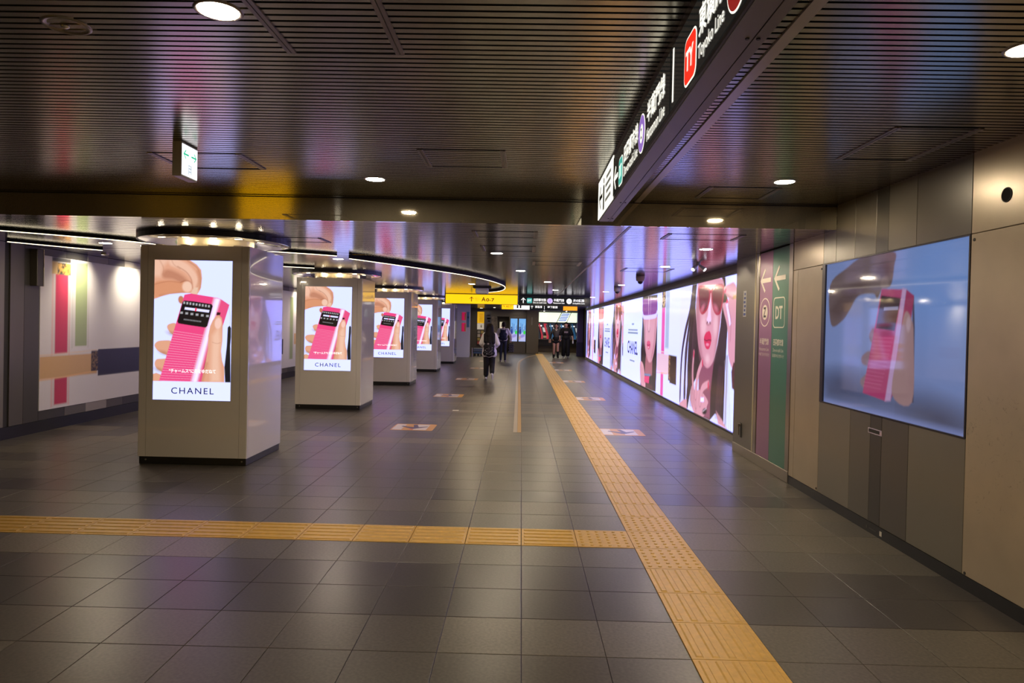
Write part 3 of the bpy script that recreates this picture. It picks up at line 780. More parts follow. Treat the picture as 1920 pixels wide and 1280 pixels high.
def kiosk_picture():
    c = Canvas(-0.43, 0.40, 0.685, 2.165, 0.005, (226, 236, 255))
    def q(x, y):
        t = (y-65-15*(x-80)/630)/1125
        s = (x-(80-20*t))/630
        return (-0.43+0.83*s, 2.165-1.48*t)
    def P(l): return [q(*p) for p in l]
    px = 0.83/630
    # hand coming in from the upper left
    c.poly(P([(40,40),(350,60),(420,105),(456,150),(463,215),(455,290),(440,322),(422,347),(398,350),(372,335),(300,332),(200,342),(120,364),(40,395)]), SKIN, 0.008)
    c.poly(P([(40,40),(210,55),(150,120),(130,200),(60,200)]), SKIN2, 0.05, 0.7)
    c.poly(P([(140,190),(165,150),(215,150),(300,190),(345,240),(300,262),(230,225),(160,215)]), SKIN3, 0.04, 0.55, sm=True)
    c.stroke(P([(230,85),(330,130),(395,200),(412,260),(405,330)]), 70*px, SKIN2, 0.03, 0.75, 40*px)
    c.stroke(P([(265,120),(335,165),(375,225),(385,300)]), 8*px, SKIN3, 0.01, 0.5)
    c.poly(P([(80,250),(200,232),(290,245),(330,240),(372,262),(380,300),(360,332),(300,330),(180,338),(80,368)]), (220, 150, 112), 0.02, 0.9, sm=True)
    c.stroke(P([(345,75),(425,135),(450,215),(442,305)]), 9*px, SKIN3, 0.012, 0.45)
    c.stroke(P([(120,70),(150,130),(145,185)]), 8*px, SKIN3, 0.015, 0.35); c.stroke(P([(215,60),(235,105),(285,140)]), 7*px, SKIN3, 0.012, 0.35)
    c.stroke(P([(290,248),(312,240),(345,236),(372,252),(384,290)]), 8*px, SKIN3, 0.010, 0.65); c.stroke(P([(80,262),(190,240),(285,250)]), 7*px, SKIN3, 0.012, 0.4)
    c.stroke(P([(120,352),(220,336),(330,326)]), 10*px, SKIN3, 0.02, 0.35); c.stroke(P([(430,160),(440,230),(420,300)]), 24*px, (206, 138, 106), 0.025, 0.6)
    c.ell(*q(342, 285), 0.052, 0.058, SKIN2, 0.2, 0.02); c.ell(*q(350, 280), 0.034, 0.042, (246, 204, 180), 0.2, 0.012)
    c.poly(P([(370,335),(400,290),(430,290),(420,345),(395,352)]), (238, 200, 175), 0.01)
    c.ell(*q(292, 388), 0.03, 0.042, (200, 128, 95), 0.1, 0.01)
    # fingers behind the radio
    c.poly(P([(178,605),(195,583),(250,580),(250,670),(215,660),(190,635)]), SKIN, 0.008, sm=True)
    c.poly(P([(76,755),(95,725),(140,715),(215,725),(200,830),(150,822),(100,795)]), SKIN, 0.008, sm=True)
    c.poly(P([(76,900),(90,868),(130,862),(190,870),(160,970),(115,955),(85,930)]), SKIN, 0.008, sm=True)
    c.poly(P([(40,990),(90,975),(130,990),(130,1045),(40,1045)]), SKIN, 0.008)
    for a, b in ((215, 660), (150, 815), (110, 950)): c.ell(*q(a, b), 0.05, 0.02, SKIN3, -0.3, 0.03, 0.5)
    # strap
    c.stroke(P([(678,450),(690,520),(688,600)]), 0.004, (190, 190, 205))
    c.poly(P([(670,612),(685,597),(697,615),(696,690),(690,760),(692,1055),(648,1055),(643,930),(662,760),(666,690)]), (28, 28, 34), 0.005)
    # pocket radio
    c.poly(P([(320,347),(372,338),(590,374),(425,1050),(112,1040)]), (243, 74, 136), 0.006)
    c.poly(P([(585,374),(612,382),(684,430),(640,570),(560,800),(470,1050),(420,1050)]), (238, 84, 136), 0.006)
    c.poly(P([(560,372),(612,384),(520,700),(425,1050),(370,1050),(480,660)]), (246, 214, 240), 0.03)
    c.poly(P([(578,380),(602,386),(500,730),(412,1050),(392,1050),(490,700)]), (252, 246, 255), 0.02)
    c.poly(P([(318,394),(400,402),(540,424),(549,440),(505,600),(490,612),(380,596),(270,578),(262,562),(305,405)]), (26, 22, 26), 0.006)
    c.poly(P([(324,447),(523,472),(517,492),(320,466)]), (238, 238, 246), 0.003)
    c.poly(P([(407,453),(420,455),(416,482),(403,480)]), (240, 50, 80))
    rr = random.Random(5)
    for k in range(9):
        x = 318+k*25; c.rect(*(lambda a: (a[0]-0.009, a[0]+0.009, a[1]-0.012, a[1]+0.012))(q(x, 412+k*3.6)), (200, 200, 205), 0.006, 0.8)
    for k in range(6):
        x = 296+k*42; c.rect(*(lambda a: (a[0]-0.014, a[0]+0.014, a[1]-0.011, a[1]+0.011))(q(x, 492+k*5.4)), (190, 190, 195), 0.006, 0.8)
    for k in range(12):
        x = 318+k*12; c.rect(*(lambda a: (a[0]-0.005, a[0]+0.005, a[1]-0.007, a[1]+0.007))(q(x, 546+k*1.6)), (150, 150, 155), 0.006, 0.8)
    for j in range(21):
        f = j/20.0
        for i in range(21):
            a = 240+(470-240)*i/20; b = 640+35*i/20
            a2 = 122+(375-122)*i/20; b2 = 1035+10*i/20
            c.ell(*q(a+(a2-a)*f, b+(b2-b)*f), 0.0042, 0.0042, (252, 186, 216), 0, 0.004, 0.9)
    c.poly(P([(583,488),(613,492),(606,516),(578,512)]), (60, 20, 30), 0.005)
    c.poly(P([(505,830),(490,880),(475,940),(490,930)]), (70, 25, 40), 0.01)
    # thumb in front
    c.poly(P([(600,512),(622,535),(630,600),(627,720),(616,800),(625,880),(642,930),(642,1055),(455,1055),(490,890),(510,780),(511,680),(527,600),(548,555),(575,520)]), SKIN, 0.008)
    c.poly(P([(600,600),(612,720),(600,850),(610,1050),(530,1050),(540,800),(545,680)]), SKIN2, 0.05, 0.8)
    c.ell(*q(592, 578), 0.036, 0.058, (250, 205, 190), -0.1, 0.012); c.stroke(P([(545,730),(580,740),(610,735)]), 0.006, SKIN3, 0.01, 0.4)
    c.stroke(P([(500,900),(480,980),(462,1050)]), 0.02, (196, 120, 88), 0.03, 0.6)
    # white foot band
    c.poly(P([(20,1040),(720,1054),(720,1260),(20,1260)]), (232, 240, 255))
    return c

M_SCR = attr_mat('kiosk screen picture', rough=0.12, strength=1.12, tint=(0.92, 0.92, 1.7))
# ---------------------------------------------------------------- kiosks
KX, KY = -3.505, 7.65
KL = 'white enamel digital advertising kiosk around a column, %s'
k0 = thing('digital_kiosk', (KX, KY, 0), KL % 'nearest and largest', 'digital kiosk', 'row of digital kiosks')
hw, hd, zt, zb = 0.585, 0.5, 2.32, 0.08
obj('plinth', MB().bbox(KX-hw+.012, KX+hw-.012, KY-hd+.012, KY+hd-.012, 0, zb+0.01, 0.004), M_PLINTH, k0)
obj('core', MB().box(KX-hw+.02, KX+hw-.02, KY-hd+.02, KY+hd-.02, zb, zt-0.015), M_SEAM, k0)
obj('top_cap', MB().box(KX-hw+.03, KX+hw-.03, KY-hd+.03, KY+hd-.03, zt-0.02, zt-0.004), M_WHITE, k0)
cs = 0.085
for sx in (-1, 1):
    for sy in (-1, 1):
        prof = [(hw-cs, hd), (hw-0.012, hd)]+[(hw-0.012+0.012*math.sin(a), hd-0.012+0.012*math.cos(a)) for a in (0.26, 0.52, 0.79, 1.05, 1.31)]+[(hw, hd-0.012), (hw, hd-0.03), (hw-0.03, hd-0.03), (hw-cs, hd-0.03)]
        prof = [(p[0]*sx, p[1]*sy) for p in prof]
        obj('corner_panel', MB().prism(prof, (KX, KY, zb), (1,0,0), (0,1,0), (0,0,1), zt-zb), M_WHITE, k0)
g = 0.003
sx0, sx1, sz0, sz1 = -0.43, 0.40, 0.685, 2.165
x0, x1 = -hw+cs+g, hw-cs-g
fr = MB()
yf, yb_ = KY-hd, KY-hd+0.03
fr.box(KX+x0, KX+sx0-.004, yf, yb_, zb, zt).box(KX+sx1+.004, KX+x1, yf, yb_, zb, zt).box(KX+sx0-.004, KX+sx1+.004, yf, yb_, zb, sz0-.004).box(KX+sx0-.004, KX+sx1+.004, yf, yb_, sz1+.004, zt)
obj('front_panel', fr, M_WHITE, k0)
obj('back_panel', MB().box(KX+x0, KX+x1, KY+hd-0.03, KY+hd, zb, zt), M_WHITE, k0)
for sx in (-1, 1):
    obj('side_panel', MB().box(KX+sx*(hw-0.03), KX+sx*hw, KY-hd+0.033, KY+hd-0.033, zb, zt), M_WHITE, k0)
scr = kiosk_picture().mesh('screen', M_SCR, k0, (KX, KY-hd+0.004, 0), (1,0,0), (0,0,1), tone=(1.03, 1.03, 1.9))
scr['label'] = 'lit screen showing hands holding a pink pocket radio'
obj('bezel', MB().box(KX+sx0-.004, KX+sx1+.004, KY-hd+0.006, KY-hd+0.02, sz0-.004, sz1+.004), M_BLACK, k0)
ribbon_text('lettering', 'CHANEL', M_NAVY, scr, (KX-0.005, KY-hd+0.003, 0.785), (1,0,0), (0,0,1), w=0.455, h=0.066, bold=0.004, space=1.25)
ribbon_text('caption', '“チャームス”に身をゆだねて', mat('white caption', (0.9, 0.9, 0.9), emit=(1, 1, 1), es=1.2), scr, (KX-0.01, KY-hd+0.003, 0.995), (1,0,0), (0,0,1), w=0.50, h=0.045, bold=0.02)
for dx, dy in ((-0.42, -0.40), (-0.14, -0.43), (0.16, -0.43), (0.42, -0.40), (0.48, 0.05), (-0.48, 0.1)):
    lp = obj('lamp', MB().lathe([(0.0, 0.0), (0.045, 0.0), (0.050, 0.022), (0.042, 0.022), (0.040, 0.012), (0.0, 0.012)], (KX+dx, KY+dy, zt-0.006), 16), M_STEEL, k0)
    obj('lens', MB().prism(disc(0.039, 16), (KX+dx, KY+dy, zt+0.007), (1,0,0), (0,1,0), (0,0,1), 0.003), M_LAMPK, lp)
for dx in (-0.5, 0.53): obj('bolt', MB().cyl((KX+dx, KY-hd+0.013, 0.045), (KX+dx, KY-hd+0.008, 0.045), 0.009, n=10), M_STEEL, k0)
# round columns the kiosks are wrapped around, with a disc canopy at the ceiling
c0 = thing('column', (KX, KY, 0), 'round cream column with black edged mirror disc canopy above the nearest kiosk', 'column', 'columns with disc canopies')
obj('shaft', MB().cyl((KX, KY, zt-0.003), (KX, KY, H2), 0.40, n=40, caps=False), M_CREAM, c0, smooth=True)
obj('canopy_band', MB().lathe([(0.80, H2), (0.80, H2-0.05), (0.785, H2-0.05), (0.785, H2)], (KX, KY, 0), 64), M_BLACK, c0, smooth=False)
obj('canopy_disc', MB().lathe([(0.785, H2-0.045), (0.73, H2-0.060), (0.58, H2-0.062), (0.40, H2-0.050)], (KX, KY, 0), 64), M_CHROME, c0, smooth=True)
KS = [(-3.47, 12.48, 'second from the near end', 'second'), (-3.44, 17.5, 'third from the near end', 'third'), (-3.42, 22.5, 'fourth from the near end', 'fourth'), (-3.38, 27.3, 'farthest and smallest', 'farthest')]
for x, y, w1, w2 in KS:
    k = copy_tree(k0, (x, y, 0)); k['label'] = KL % w1
    c = copy_tree(c0, (x, y, 0)); c['label'] = 'round cream column with black edged disc canopy above the %s kiosk' % w2

# ---------------------------------------------------------------- video wall on the right
XV = 2.94
LY0, LY1, LZ0, LZ1 = 9.0, 32.9, 0.12, 2.335
vw = thing('video_wall', (XV, 9.0, 0), 'very long video wall showing pink toned fashion portraits along the right side', 'video wall')
obj('backing', MB().box(XV+0.004, 3.06, LY0, LY1, 0.0, H2+0.03), M_BLACK, vw)
obj('upper_fascia', MB().box(XV-0.05, XV+0.02, LY0, LY1+0.1, LZ1+0.03, H2+0.02), mat('dark bronze fascia', (0.07, 0.06, 0.055), rough=0.4, metal=0.4), vw)
obj('top_frame', MB().box(XV-0.03, XV+0.01, LY0, LY1+.04, LZ1, LZ1+0.03), M_BLACK, vw)
obj('bottom_frame', MB().box(XV-0.03, XV+0.01, LY0, LY1+.04, LZ0-0.03, LZ0), M_BLACK, vw)
obj('end_frame', MB().box(XV-0.03, XV+0.01, LY1, LY1+.04, LZ0, LZ1), M_BLACK, vw)
obj('skirting', MB().box(XV-0.035, XV+0.02, LY0, LY1+.1, 0.0, LZ0-0.03), M_STEEL, vw)
HAIR = (62, 44, 48); PINK = (226, 160, 184); PINK2 = (246, 196, 214); PINK3 = (172, 98, 122)
def mirror(pts, y1): return [(y1-p[0], p[1]) for p in pts]
def model_a(res):
    """portrait with red sunglasses; canvas x runs from far to near, 13.05 .. 9.3 m"""
    c = Canvas(0, 3.75, LZ0, LZ1, res, (228, 232, 255))
    Y1 = 13.05
    def m(k): return [(Y1-p[0], p[1]) for p in MA[k]]
    c.rect(3.0, 3.75, LZ0, LZ1, (226, 240, 255))
    c.poly(m('str1'), (70, 50, 66), 0.03, sm=True); c.poly(m('str2'), (60, 40, 55), 0.03, sm=True)
    for k in range(5):
        x = 0.25+0.11*k
        c.stroke([(x+0.35, 1.5), (x+0.1, 0.9), (x, 0.2)], 0.02, (150, 120, 150), 0.03, 0.6)
    c.poly(m('hairR'), HAIR, 0.02); c.poly(m('hairL'), HAIR, 0.03)
    c.poly(m('neck'), (150, 84, 112), 0.05); c.poly(m('shR'), PINK, 0.03); c.poly(m('shL'), PINK, 0.02)
    c.poly(m('face'), PINK, 0.03, sm=True)
    c.poly([(1.25, 2.2), (1.42, 2.0), (1.5, 1.5), (1.72, 1.1), (1.9, 0.99), (1.6, 1.0), (1.38, 1.3), (1.25, 1.7)], PINK3, 0.12, 0.55, sm=True)
    c.poly([(2.78, 2.1), (2.68, 1.7), (2.55, 1.3), (2.35, 1.05), (2.5, 1.5), (2.6, 1.9)], PINK3, 0.12, 0.55, sm=True)
    c.ell(1.72, 1.62, 0.16, 0.16, PINK2, 0, 0.15, 0.8); c.ell(2.42, 1.62, 0.12, 0.16, PINK2, 0, 0.12, 0.8); c.ell(2.0, 1.08, 0.12, 0.07, PINK2, 0, 0.08, 0.8)
    c.poly(m('nose'), (252, 216, 236), 0.06, 0.9); c.ell(1.94, 1.665, 0.035, 0.02, (110, 50, 75), 0.2, 0.02); c.ell(2.10, 1.66, 0.035, 0.02, (110, 50, 75), -0.2, 0.02); c.stroke([(1.86, 1.70), (1.90, 1.64), (2.02, 1.63), (2.15, 1.645), (2.19, 1.70)], 0.02, PINK3, 0.03, 0.8)
    c.poly(m('lensL'), (176, 28, 70), 0.01, sm=True); c.poly(m('lensR'), (176, 28, 70), 0.01, sm=True)
    def shrink(p, f):
        q = np.array(p); ce = q.mean(0); return [tuple(ce+(v-ce)*f) for v in q]
    c.poly(shrink(m('lensL'), 0.80), (112, 24, 50), 0.02, sm=True); c.poly(shrink(m('lensR'), 0.80), (112, 24, 50), 0.02, sm=True)
    c.ell(1.62, 1.90, 0.13, 0.05, (214, 110, 140), 0.3, 0.06, 0.8); c.ell(2.42, 1.88, 0.13, 0.05, (214, 110, 140), -0.3, 0.06, 0.8)
    c.stroke([(2.0, 2.2), (2.1, 2.16), (2.2, 2.2)], 0.06, (176, 28, 70))
    c.poly(m('lips'), (222, 48, 96), 0.015, sm=True)
    c.stroke([(1.78, 1.39), (1.92, 1.37), (2.05, 1.385), (2.2, 1.38)], 0.016, (110, 14, 44), 0.015); c.ell(1.98, 1.31, 0.09, 0.022, (250, 150, 190), 0, 0.02)
    c.poly(m('palm'), PINK, 0.02, sm=True)
    for k, w in (('f1', 0.12), ('f2', 0.14), ('f3', 0.15)):
        c.stroke(m(k), w*0.75+0.02, PINK3, 0.03, 0.7, w+0.03); c.stroke(m(k), w*0.72, PINK, 0.02, 1, w)
        p = m(k)[0]; c.ell(p[0], p[1]-0.03, 0.035, 0.07, (222, 48, 96), 0, 0.01)
    c.stroke([(1.2, 0.5), (1.28, 0.3), (1.35, 0.15)], 0.02, PINK3, 0.02, 0.7)
    c.poly(m('ring'), (246, 246, 255), 0.02); c.ell(1.9, 0.22, 0.14, 0.05, (40, 26, 34), 0.2, 0.03)
    for k in range(7): c.ell(1.8+0.035*k, 0.21+0.012*k, 0.012, 0.012, (220, 200, 220))
    c.poly(m('handR'), PINK, 0.02, sm=True); c.poly(m('nail'), (252, 236, 250), 0.01)
    c.stroke([(2.86, 2.1), (3.1, 2.04), (3.3, 2.0)], 0.03, PINK3, 0.03, 0.7); c.stroke([(3.05, 1.9), (3.2, 1.7), (3.2, 1.4)], 0.03, PINK3, 0.04, 0.6)
    for a, b in ((2.9, 2.13), (3.0, 1.97)): c.ell(a, b, 0.05, 0.03, (230, 60, 110), 0.4, 0.01)
    c.rect(3.28, 3.52, 1.99, 2.05, (196, 150, 90), 0.02, 0.8)
    c.poly(m('brac'), (92, 50, 58), 0.02); c.poly(m('str3'), (150, 130, 160), 0.03, 0.7)
    for k in range(4): c.stroke([(2.95+.06*k, 1.1), (3.0+.07*k, 0.6), (3.02+.1*k, 0.13)], 0.014, (186, 160, 196), 0.02, 0.7)
    # strands of hair on both sides
    rr = random.Random(2)
    for k in range(14):
        x = 0.78+rr.random()*0.42; c.stroke([(x+.2, 2.1), (x, 1.2), (x-.05, 0.2)], 0.012, (104, 66, 84), 0.015, 0.5)
        x = 2.55+rr.random()*0.3; c.stroke([(x+.1, 1.0), (x, 0.6), (x-.05, 0.2)], 0.012, (104, 66, 84), 0.015, 0.5)
    return c
def model_v(res, vis, rim):
    """portrait under a coloured visor; canvas x 0..2.25 m is 17.5 .. 15.25 m"""
    c = Canvas(0, 2.25, LZ0, LZ1, res, (226, 236, 255))
    def m(k): return [(17.5-p[0], p[1]) for p in MV[k]]
    c.poly(m('hair'), (50, 36, 44), 0.03)
    rr = random.Random(4)
    for k in range(16):
        x = 0.25+rr.random()*1.85; c.stroke([(x, 2.3), (x, 1.2), (x-.03, 0.2)], 0.014, (96, 72, 82), 0.015, 0.5)
    c.poly(m('neck'), (170, 100, 122), 0.03); c.poly(m('face'), PINK, 0.04, sm=True)
    c.poly([(0.55, 1.8), (0.62, 1.3), (0.85, 0.95), (1.1, 0.8), (0.8, 1.1), (0.72, 1.5)], PINK3, 0.1, 0.6, sm=True)
    c.poly([(2.05, 1.8), (1.98, 1.3), (1.75, 0.95), (1.5, 0.82), (1.78, 1.15), (1.9, 1.5)], PINK3, 0.1, 0.6, sm=True)
    c.stroke([(1.2, 1.8), (1.17, 1.55)], 0.12, PINK2, 0.1, 0.8)
    c.stroke([(1.03, 1.55), (1.08, 1.49), (1.17, 1.47), (1.27, 1.49), (1.32, 1.55)], 0.025, (150, 80, 110), 0.03, 0.8)
    c.poly(m('lips'), (226, 80, 130), 0.02, sm=True); c.stroke([(0.95, 1.16), (1.17, 1.15), (1.4, 1.17)], 0.014, (120, 30, 60), 0.015)
    c.ell(1.17, 1.10, 0.1, 0.02, (250, 180, 210), 0, 0.02)
    c.poly(m('visor'), vis, 0.02, 0.92); c.stroke([(1.05, 2.3), (1.1, 1.9)], 0.05, (235, 190, 240), 0.05, 0.8); c.stroke([(1.35, 2.3), (1.33, 1.9)], 0.03, (225, 180, 235), 0.04, 0.7)
    for k in range(18): c.stroke([(0.3+0.1*k, 2.1), (0.32+0.1*k, 1.96)], 0.015, (70, 36, 60), 0.015, 0.6)
    c.stroke(m('rim'), 0.10, rim, 0.015)
    c.poly(m('hand'), PINK, 0.02, sm=True)
    for k in range(3): c.stroke([(0.1+.16*k, 0.66-.05*k), (0.3+.16*k, 0.2)], 0.02, PINK3, 0.03, 0.7)
    c.poly(m('polish'), (236, 60, 130), 0.02); c.stroke([(0.72, 0.42), (1.5, 0.46)], 0.05, (120, 140, 190), 0.02)
    c.rect(0.9, 1.8, 0.13, 0.24, (92, 48, 52), 0.05, 0.8)
    return c
def art_panel(res):
    """printed bars; canvas x 0..2.9 m is 15.3 .. 12.4 m"""
    c = Canvas(0, 2.9, LZ0, LZ1, res, (228, 236, 255))
    c.rect(0.0, 1.3, 0.62, 1.02, (240, 200, 206), 0.03); c.rect(0.5, 0.82, 1.02, 2.0, (240, 92, 186), 0.02); c.rect(0.5, 0.78, 0.12, 0.62, (240, 92, 186), 0.02)
    c.stroke([(0, 0.58), (1.2, 0.62)], 0.03, (246, 190, 190)); c.stroke([(0, 1.06), (1.2, 1.06)], 0.02, (244, 214, 220))
    c.rect(0.5, 0.85, 2.0, 2.34, (70, 50, 46), 0.01)
    rr = random.Random(6)
    for _ in range(50): c.ell(0.52+rr.random()*0.3, 2.02+rr.random()*0.3, 0.025, 0.015, (230, 190, 150), rr.random()*3)
    c.rect(0.9, 1.25, 1.15, 2.34, (178, 192, 232), 0.05); c.rect(1.28, 1.45, 0.5, 1.02, (96, 60, 56), 0.01); c.rect(1.42, 2.02, 0.46, 1.02, (62, 42, 44), 0.01)
    for _ in range(30): c.ell(1.3+rr.random()*0.14, 0.52+rr.random()*0.48, 0.012, 0.015, (200, 150, 110), rr.random()*3)
    return c
def paste(dst, src, x0, x1):
    """show the picture src between x0 and x1 of the wall"""
    xs = dst.X[0]; k = np.where((xs >= x0) & (xs <= x1))[0]
    u = (xs[k]-x0)/(x1-x0)*(src.nx-1)
    v = np.linspace(0, src.ny-1, dst.ny)
    ui = np.clip(u.astype(int), 0, src.nx-2); vi = np.clip(v.astype(int), 0, src.ny-2)
    fu = (u-ui)[None, :, None]; fv = (v-vi)[:, None, None]
    A = src.a
    g = lambda j, i: A[np.ix_(j, i)]
    dst.a[:, k] = (g(vi, ui)*(1-fu)+g(vi, ui+1)*fu)*(1-fv)+(g(vi+1, ui)*(1-fu)+g(vi+1, ui+1)*fu)*fv
BASE = LY1
led = Canvas(0, LY1-LY0, LZ0, LZ1, 0.016, (228, 238, 255))      # x = BASE - Y
A_, V1, V2, AP = model_a(0.016), model_v(0.016, (140, 58, 168), (226, 216, 250)), model_v(0.016, (226, 52, 96), (240, 200, 220)), art_panel(0.016)
def show(src, ya, yb): paste(led, src, BASE-ya, BASE-yb)
show(AP, 15.3, 12.4); show(A_, 13.05, 9.3); show(V1, 17.5, 15.25); show(A_, 23.6, 20.3); show(V2, 27.8, 25.7); show(AP, 30.3, 27.8); show(A_, 32.85, 30.3)
# the strands of the near portrait lie over white
M_LED = attr_mat('video wall picture', rough=0.16, strength=1.2, tint=(0.87, 0.85, 2.45))
ls = led.mesh('screen', M_LED, vw, (XV, BASE, 0), (0,-1,0), (0,0,1), tone=(1.04, 1.02, 2.94))
M_LEDINK = mat('dark lettering on video wall', (0.01, 0.01, 0.01), rough=0.2, emit=rgb(40, 40, 55), es=1.0)
M_LEDGREY = mat('grey lettering on video wall', (0.01, 0.01, 0.01), rough=0.2, emit=rgb(150, 160, 185), es=1.0)
for yc, w in ((18.75, 1.75), (24.55, 1.6)):
    ribbon_text('lettering', 'CHANEL', M_LEDINK, ls, (XV-0.001, yc, 1.02), (0,-1,0), (0,0,1), w=w, h=0.36, bold=0.02)
    for dz, ww, hh in ((1.42, 1.7, 0.05), (1.50, 1.6, 0.04), (1.66, 0.35, 0.05), (0.66, 0.8, 0.04)):
        obj('text_line', MB().box(XV-0.002, XV-0.001, yc-w/1.75*ww/2, yc+w/1.75*ww/2, dz-hh/2, dz+hh/2), M_LEDGREY, ls)

# ---------------------------------------------------------------- display set into the right wall
wd = thing('wall_display', (XR, 5.23, ZS0), 'dim blue glass display with hand and pink radio in the right wall', 'display')
c = Canvas(0, 2.01, ZS0+0.005, ZS1-0.005, 0.0085, (122, 140, 188))
def m(k): return [(6.25-p[0], p[1]) for p in MS[k]]
c.poly([(0, 0.9), (2.1, 0.9), (2.1, 1.0), (1.6, 1.12), (0.5, 1.2), (0, 1.15)], (74, 78, 104), 0.25, 0.75); c.ell(1.75, 1.0, 0.35, 0.10, (62, 58, 74), 0, 0.2, 0.7); c.ell(0.3, 1.12, 0.3, 0.10, (62, 58, 74), 0, 0.2, 0.6)
c.rect(0, 2.1, 0.9, 0.945, (140, 155, 215), 0.06, 0.7); c.ell(1.7, 1.9, 0.5, 0.4, (112, 148, 208), 0, 0.4, 0.8)
c.poly(m('hand'), (104, 88, 88), 0.02, sm=True); c.poly([(0.1, 1.75), (0.45, 1.95), (0.9, 2.0), (0.6, 1.88), (0.3, 1.68)], (84, 66, 64), 0.08, 0.7, sm=True); c.ell(0.98, 2.03, 0.10, 0.07, (70, 52, 52), 0, 0.06, 0.7); c.ell(1.0, 1.93, 0.06, 0.05, (130, 112, 108), 0, 0.03, 0.8)
for k in ('fa', 'fb', 'fc'): c.poly(m(k), (132, 108, 116), 0.02, sm=True)
c.poly(m('strap'), (70, 66, 84), 0.01)
c.poly(m('radF'), (168, 62, 108), 0.012); c.poly(m('side'), (150, 52, 92), 0.01); c.poly(m('hi'), (184, 150, 190), 0.02)
c.poly(m('disp'), (54, 40, 50), 0.01); c.rect(1.0, 1.2, 1.725, 1.75, (150, 150, 178))
for k in range(14): c.stroke([(0.87-0.012*k, 1.52-0.030*k), (1.14-0.012*k, 1.515-0.030*k)], 0.008, (190, 100, 140), 0.008, 0.6)
c.poly(m('thumb'), (156, 124, 124), 0.015, sm=True); c.ell(1.34, 1.62, 0.03, 0.05, (176, 150, 156), 0, 0.02)
c.mesh('screen', attr_mat('dim display picture', rough=0.05, strength=0.72, tint=(0.95, 0.95, 1.0), spec=1.0), wd, (XR+0.012, 6.25, 0), (0,-1,0), (0,0,1))
obj('backing', MB().box(XR+0.014, XR+0.02, 4.235, 6.31, ZS0, ZS1), M_BLACK, wd)
fr = MB().box(XR-0.004, XR+0.016, 4.232, 4.244, ZS0, ZS1).box(XR-0.004, XR+0.016, 6.25, 6.31, ZS0, ZS1).box(XR-0.004, XR+0.016, 4.244, 6.25, ZS0, ZS0+0.008).box(XR-0.004, XR+0.016, 4.244, 6.25, ZS1-0.008, ZS1)
obj('frame', fr, mat('slim dark frame', (0.06, 0.055, 0.06), rough=0.3, metal=0.6), wd)
hp = thing('flush_handle', (XR, 5.3, 0.79), 'small steel flush handle plate on the dark panel under the display', 'handle')
obj('plate', MB().bbox(XR-0.003, XR, 5.20, 5.41, 0.77, 0.815, 0.002), M_CHROME, hp)
obj('recess', MB().box(XR-0.0042, XR-0.003, 5.235, 5.395, 0.779, 0.806), M_SEAM, hp)
spk = thing('wall_port', (XR, 3.93, 2.35), 'round black port high on the beige wall panel', 'wall port')
obj('ring', MB().lathe([(0.036, 0.0), (0.036, 0.004), (0.042, 0.004), (0.043, 0.0)], (0, 0, 0), 28), M_SEAM, spk, origin=(0,0,0))
r = bpy.data.objects[[o.name for o in spk.children][0]]; r.location = (0, 0, 0); r.rotation_euler = (0, -PI/2, 0)
obj('grille', MB().cyl((XR-0.002, 3.93, 2.35), (XR+0.001, 3.93, 2.35), 0.037, n=28), M_VOID, spk)

# ---------------------------------------------------------------- purple and green way panel
RI, UPV = (0, -1, 0), (0, 0, 1)
M_PUR = mat('purple enamel', (0.28, 0.125, 0.24), rough=0.3); M_GRN = mat('green enamel', (0.055, 0.19, 0.135), rough=0.3)
wp = thing('wayfinding_panel', (XR, 7.57, 0.12), 'tall purple and green wall panel with arrows, Z and DT', 'wayfinding panel')
pu = obj('purple_panel', MB().bbox(XR-0.002, XR+0.02, 7.572, 7.98, 0.12, H2-0.01, 0.002), M_PUR, wp)
gn = obj('green_panel', MB().bbox(XR-0.002, XR+0.02, 7.10, 7.570, 0.12, H2-0.01, 0.002), M_GRN, wp)
XF = XR-0.002
for yc, par, name, sub, sub2 in ((7.79, pu, '半蔵門線', 'Hanzomon Line', '半藏门线 한조몬선'), (7.36, gn, '田園都市線', 'Den-en-toshi Line', '田园都市线 덴엔토시선')):
    obj('arrow', MB().prism(arrow_poly(0.33, 0), (XF, yc, 2.12), RI, UPV, (-1,0,0), 0.0015), M_WPRINT, par)
    ribbon_text('lettering', name, M_WPRINT, par, (XF, yc, 1.43), RI, UPV, w=0.29, h=0.075, bold=0.02)
    ribbon_text('lettering', sub, M_WPRINT, par, (XF, yc, 1.345), RI, UPV, w=0.30, h=0.038)
    ribbon_text('lettering', sub2, M_WPRINT, par, (XF, yc, 1.285), RI, UPV, w=0.33, h=0.035)
obj('ring_badge', MB().ring(0.150, 0.162, (XF, 7.79, 1.76), RI, UPV, (-1,0,0), 0.0015), M_WPRINT, pu)
zd = obj('badge_disc', MB().prism(disc(0.085), (XF, 7.79, 1.76), RI, UPV, (-1,0,0), 0.0015), M_WPRINT, pu)
ribbon_text('letter', 'Z', M_INK, zd, (XF-0.0015, 7.79, 1.76), RI, UPV, w=0.085, h=0.115, bold=0.03)
outer, inner = rrect(0.33, 0.33, 0.05), rrect(0.308, 0.308, 0.042)
mb = MB(); k = len(outer)
for i in range(k):
    j = (i+1) % k; mb.prism([inner[i], outer[i], outer[j], inner[j]], (XF, 7.36, 1.75), RI, UPV, (-1,0,0), 0.0015)
sq = obj('badge_frame', mb, M_WPRINT, gn)
ribbon_text('letters', 'DT', M_WPRINT, sq, (XF, 7.36, 1.75), RI, UPV, w=0.20, h=0.14, bold=0.025)
st = thing('wall_sticker', (XR, 8.52, 1.88), 'narrow upright white sticker with blue print on the grey pier', 'sticker')
